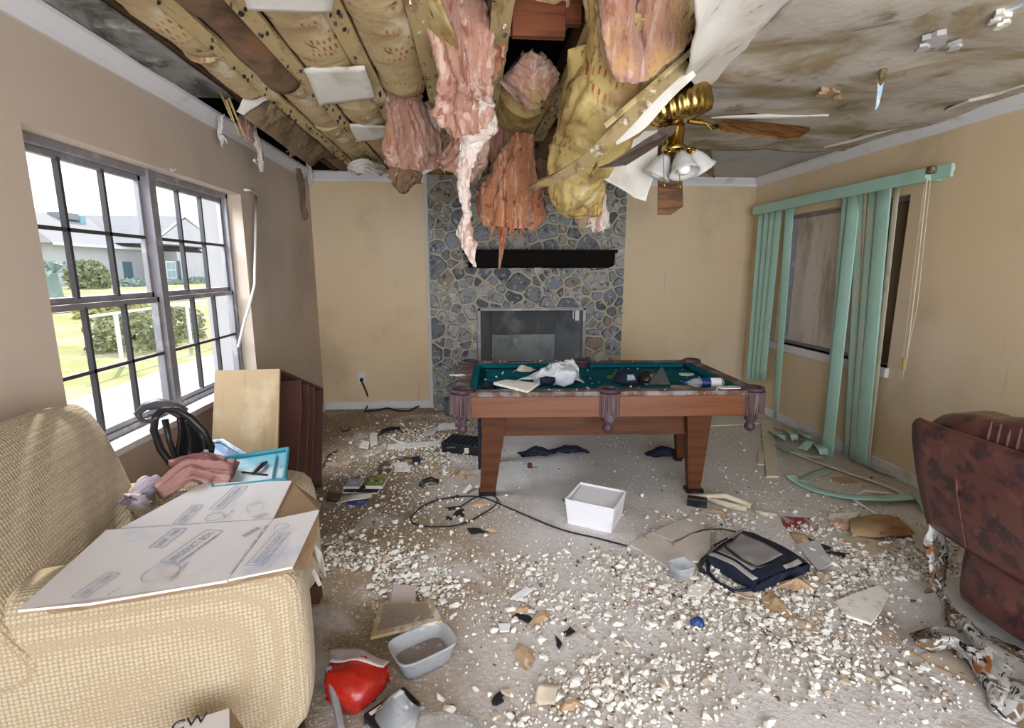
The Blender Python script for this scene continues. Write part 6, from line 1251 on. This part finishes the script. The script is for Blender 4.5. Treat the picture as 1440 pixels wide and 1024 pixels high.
# black flakes
for k, (u, v, rx) in enumerate(((638, 716, .045), (645, 723, .04), (630, 730, .03), (668, 748, .06), (642, 700, .03), (1157, 772, .07), (1180, 780, .05), (700, 985, .04), (785, 905, .03), (735, 870, .05), (800, 890, .03), (650, 726, .03))):
    c = F(u, v, 0); m = MB(); m.prism(torn(c.x, c.y, rx, rx*.45, .002, 9, .6, k, k+70), (0, 0, .008)); tag(m.build('black_flake', RUBBER), 'torn black flake lying flat on the dusty floor', 'flake', 'black flakes on the floor')
for k, (u, v, rx) in enumerate(((675, 712, .06), (640, 665, .06), (650, 672, .05), (655, 667, .06), (612, 660, .05), (590, 590, .05), (690, 748, .04), (760, 870, .06), (735, 920, .07), (470, 655, .08), (735, 860, .05), (905, 760, .05), (1010, 722, .06), (800, 995, .04))):
    c = F(u, v, 0); m = MB(); m.loft([[p for p in torn(c.x, c.y, rx, rx*.45, .004, 9, .4, k, k+30)], [p for p in torn(c.x, c.y, rx*.4, rx*.2, .022, 9, .4, k, k+30)]], (2, 1), closed=True, caps=True); tag(m.build('brown_flake', TAN), 'torn brown paper flake lying on the dusty floor', 'flake', 'brown flakes on the floor')
# plaster rubble: the largest pieces as objects, the rest as stuff
blocked = []
def ok_spot(x, y):
    if not (-1.5 < x < 3.0 and .9 < y < 5.35): return False
    if -1.6 < x < -.50 and y < 2.35: return False
    if x < -1.05 and 2.6 < y < 3.75: return False
    if x > 2.0 and y < 2.05: return False
    if x > FX0-.05 and x < FX1+.05 and y > 5.2: return False
    return True
HE = [  # centre u, v, spread across (m), spread in depth (m), weight, label place
    (1020, 835, .20, .12, 900, 'heap in front of the laptop bag'), (1110, 890, .20, .13, 900, 'heap in front of the laptop bag'), (1180, 830, .16, .10, 600, 'heap in front of the laptop bag'), (940, 850, .16, .12, 380, 'heap in front of the laptop bag'),
    (1250, 790, .16, .13, 900, 'heap before the kraft pad'), (1300, 760, .10, .14, 300, 'heap before the kraft pad'), (1140, 745, .08, .05, 160, 'heap before the kraft pad'), (1190, 720, .12, .06, 100, 'heap before the kraft pad'),
    (540, 800, .16, .14, 700, 'heap behind the dusty panel'), (600, 830, .12, .10, 380, 'heap behind the dusty panel'), (480, 770, .06, .10, 260, 'heap behind the dusty panel'),
    (770, 860, .18, .10, 420, 'scatter in mid floor'), (740, 795, .12, .08, 220, 'scatter in mid floor'), (870, 800, .12, .14, 420, 'scatter in mid floor'), (890, 960, .22, .09, 700, 'scatter in mid floor'), (1210, 940, .20, .12, 420, 'scatter in mid floor'), (820, 1000, .2, .07, 300, 'scatter in mid floor'),
    (600, 610, .28, .25, 800, 'scatter left of the pool table'), (600, 645, .26, .22, 700, 'scatter left of the pool table'), (520, 660, .25, .35, 500, 'scatter left of the pool table'), (560, 720, .3, .3, 500, 'scatter left of the pool table'),
    (1000, 735, .16, .07, 300, 'heap before the kraft pad'), (1100, 690, .3, .2, 120, 'scatter in mid floor')]
big = []
for u, v, sx_, sy_, n, lab in HE:
    c = F(u, v, 0)
    for k in range(n):
        x, y = c.x+R.gauss(0, sx_), c.y+R.gauss(0, sy_)
        if ok_spot(x, y): big.append((x, y, R.paretovariate(2.6)*.0085, lab))
for k in range(8000):
    x, y = R.uniform(-1.4, 3.0), R.uniform(.95, 5.3)
    if ok_spot(x, y) and noise.noise(V((x*2, y*2, 0))) > -.35: big.append((x, y, R.paretovariate(3)*.004, 'scatter in mid floor' if x > -.4 and y < 3 else 'scatter left of the pool table' if x < 0 else 'scatter right of the pool table'))
big = [(x, y, min(s_, .030), l) for x, y, s_, l in big]
big.sort(key=lambda q: -q[2]/math.hypot(q[0], q[1], CAMZ))
def kind_of(k): return ('white', 'white', 'white', 'tan', 'white', 'dark')[k % 6] if k % 3 == 0 else 'white'
for k, (x, y, s_, lab) in enumerate(big[:290]):
    chunk('plaster_chunk', x, y, .0, s_*1.5, kind_of(k), 'broken plaster chunk lying in the %s' % lab, 'plaster', 'plaster chunks, %s' % lab, k)
T_ = {k: [([v.co.copy() for v in me.vertices], [tuple(p.vertices) for p in me.polygons]) for me in CH[k]] for k in CH}
m = MB(); ki = {'white': 0, 'tan': 1, 'dark': 2}; vs, fs, mi = [], [], []
for k, (x, y, s_, lab) in enumerate(big[290:]):
    kd = kind_of(k) if k % 2 else R.choice(('white', 'white', 'tan', 'dark', 'white', 'white')); tv, tf = R.choice(T_[kd]); a = R.uniform(0, 6.28); c, s2 = math.cos(a)*s_*1.5, math.sin(a)*s_*1.5; o = len(vs); zz = R.uniform(0, .012) if s_ > .01 else 0
    e = R.uniform(.6, 1)
    vs += [(x+p.x*c-p.y*s2*e, y+p.x*s2+p.y*c*e, p.z*s_*1.5) for p in tv]; fs += [tuple(i+o for i in f) for f in tf]; mi += [ki[kd]]*len(tf)
me = bpy.data.meshes.new('rubble'); me.from_pydata(vs, [], fs)
for q in (PLASTER, PLASTERB, DIRT): me.materials.append(q)
me.polygons.foreach_set('material_index', mi); o = bpy.data.objects.new('plaster_rubble', me); COL.objects.link(o)
tag(o, 'fine white and tan plaster crumbs strewn over the whole floor', 'rubble', kind='stuff')
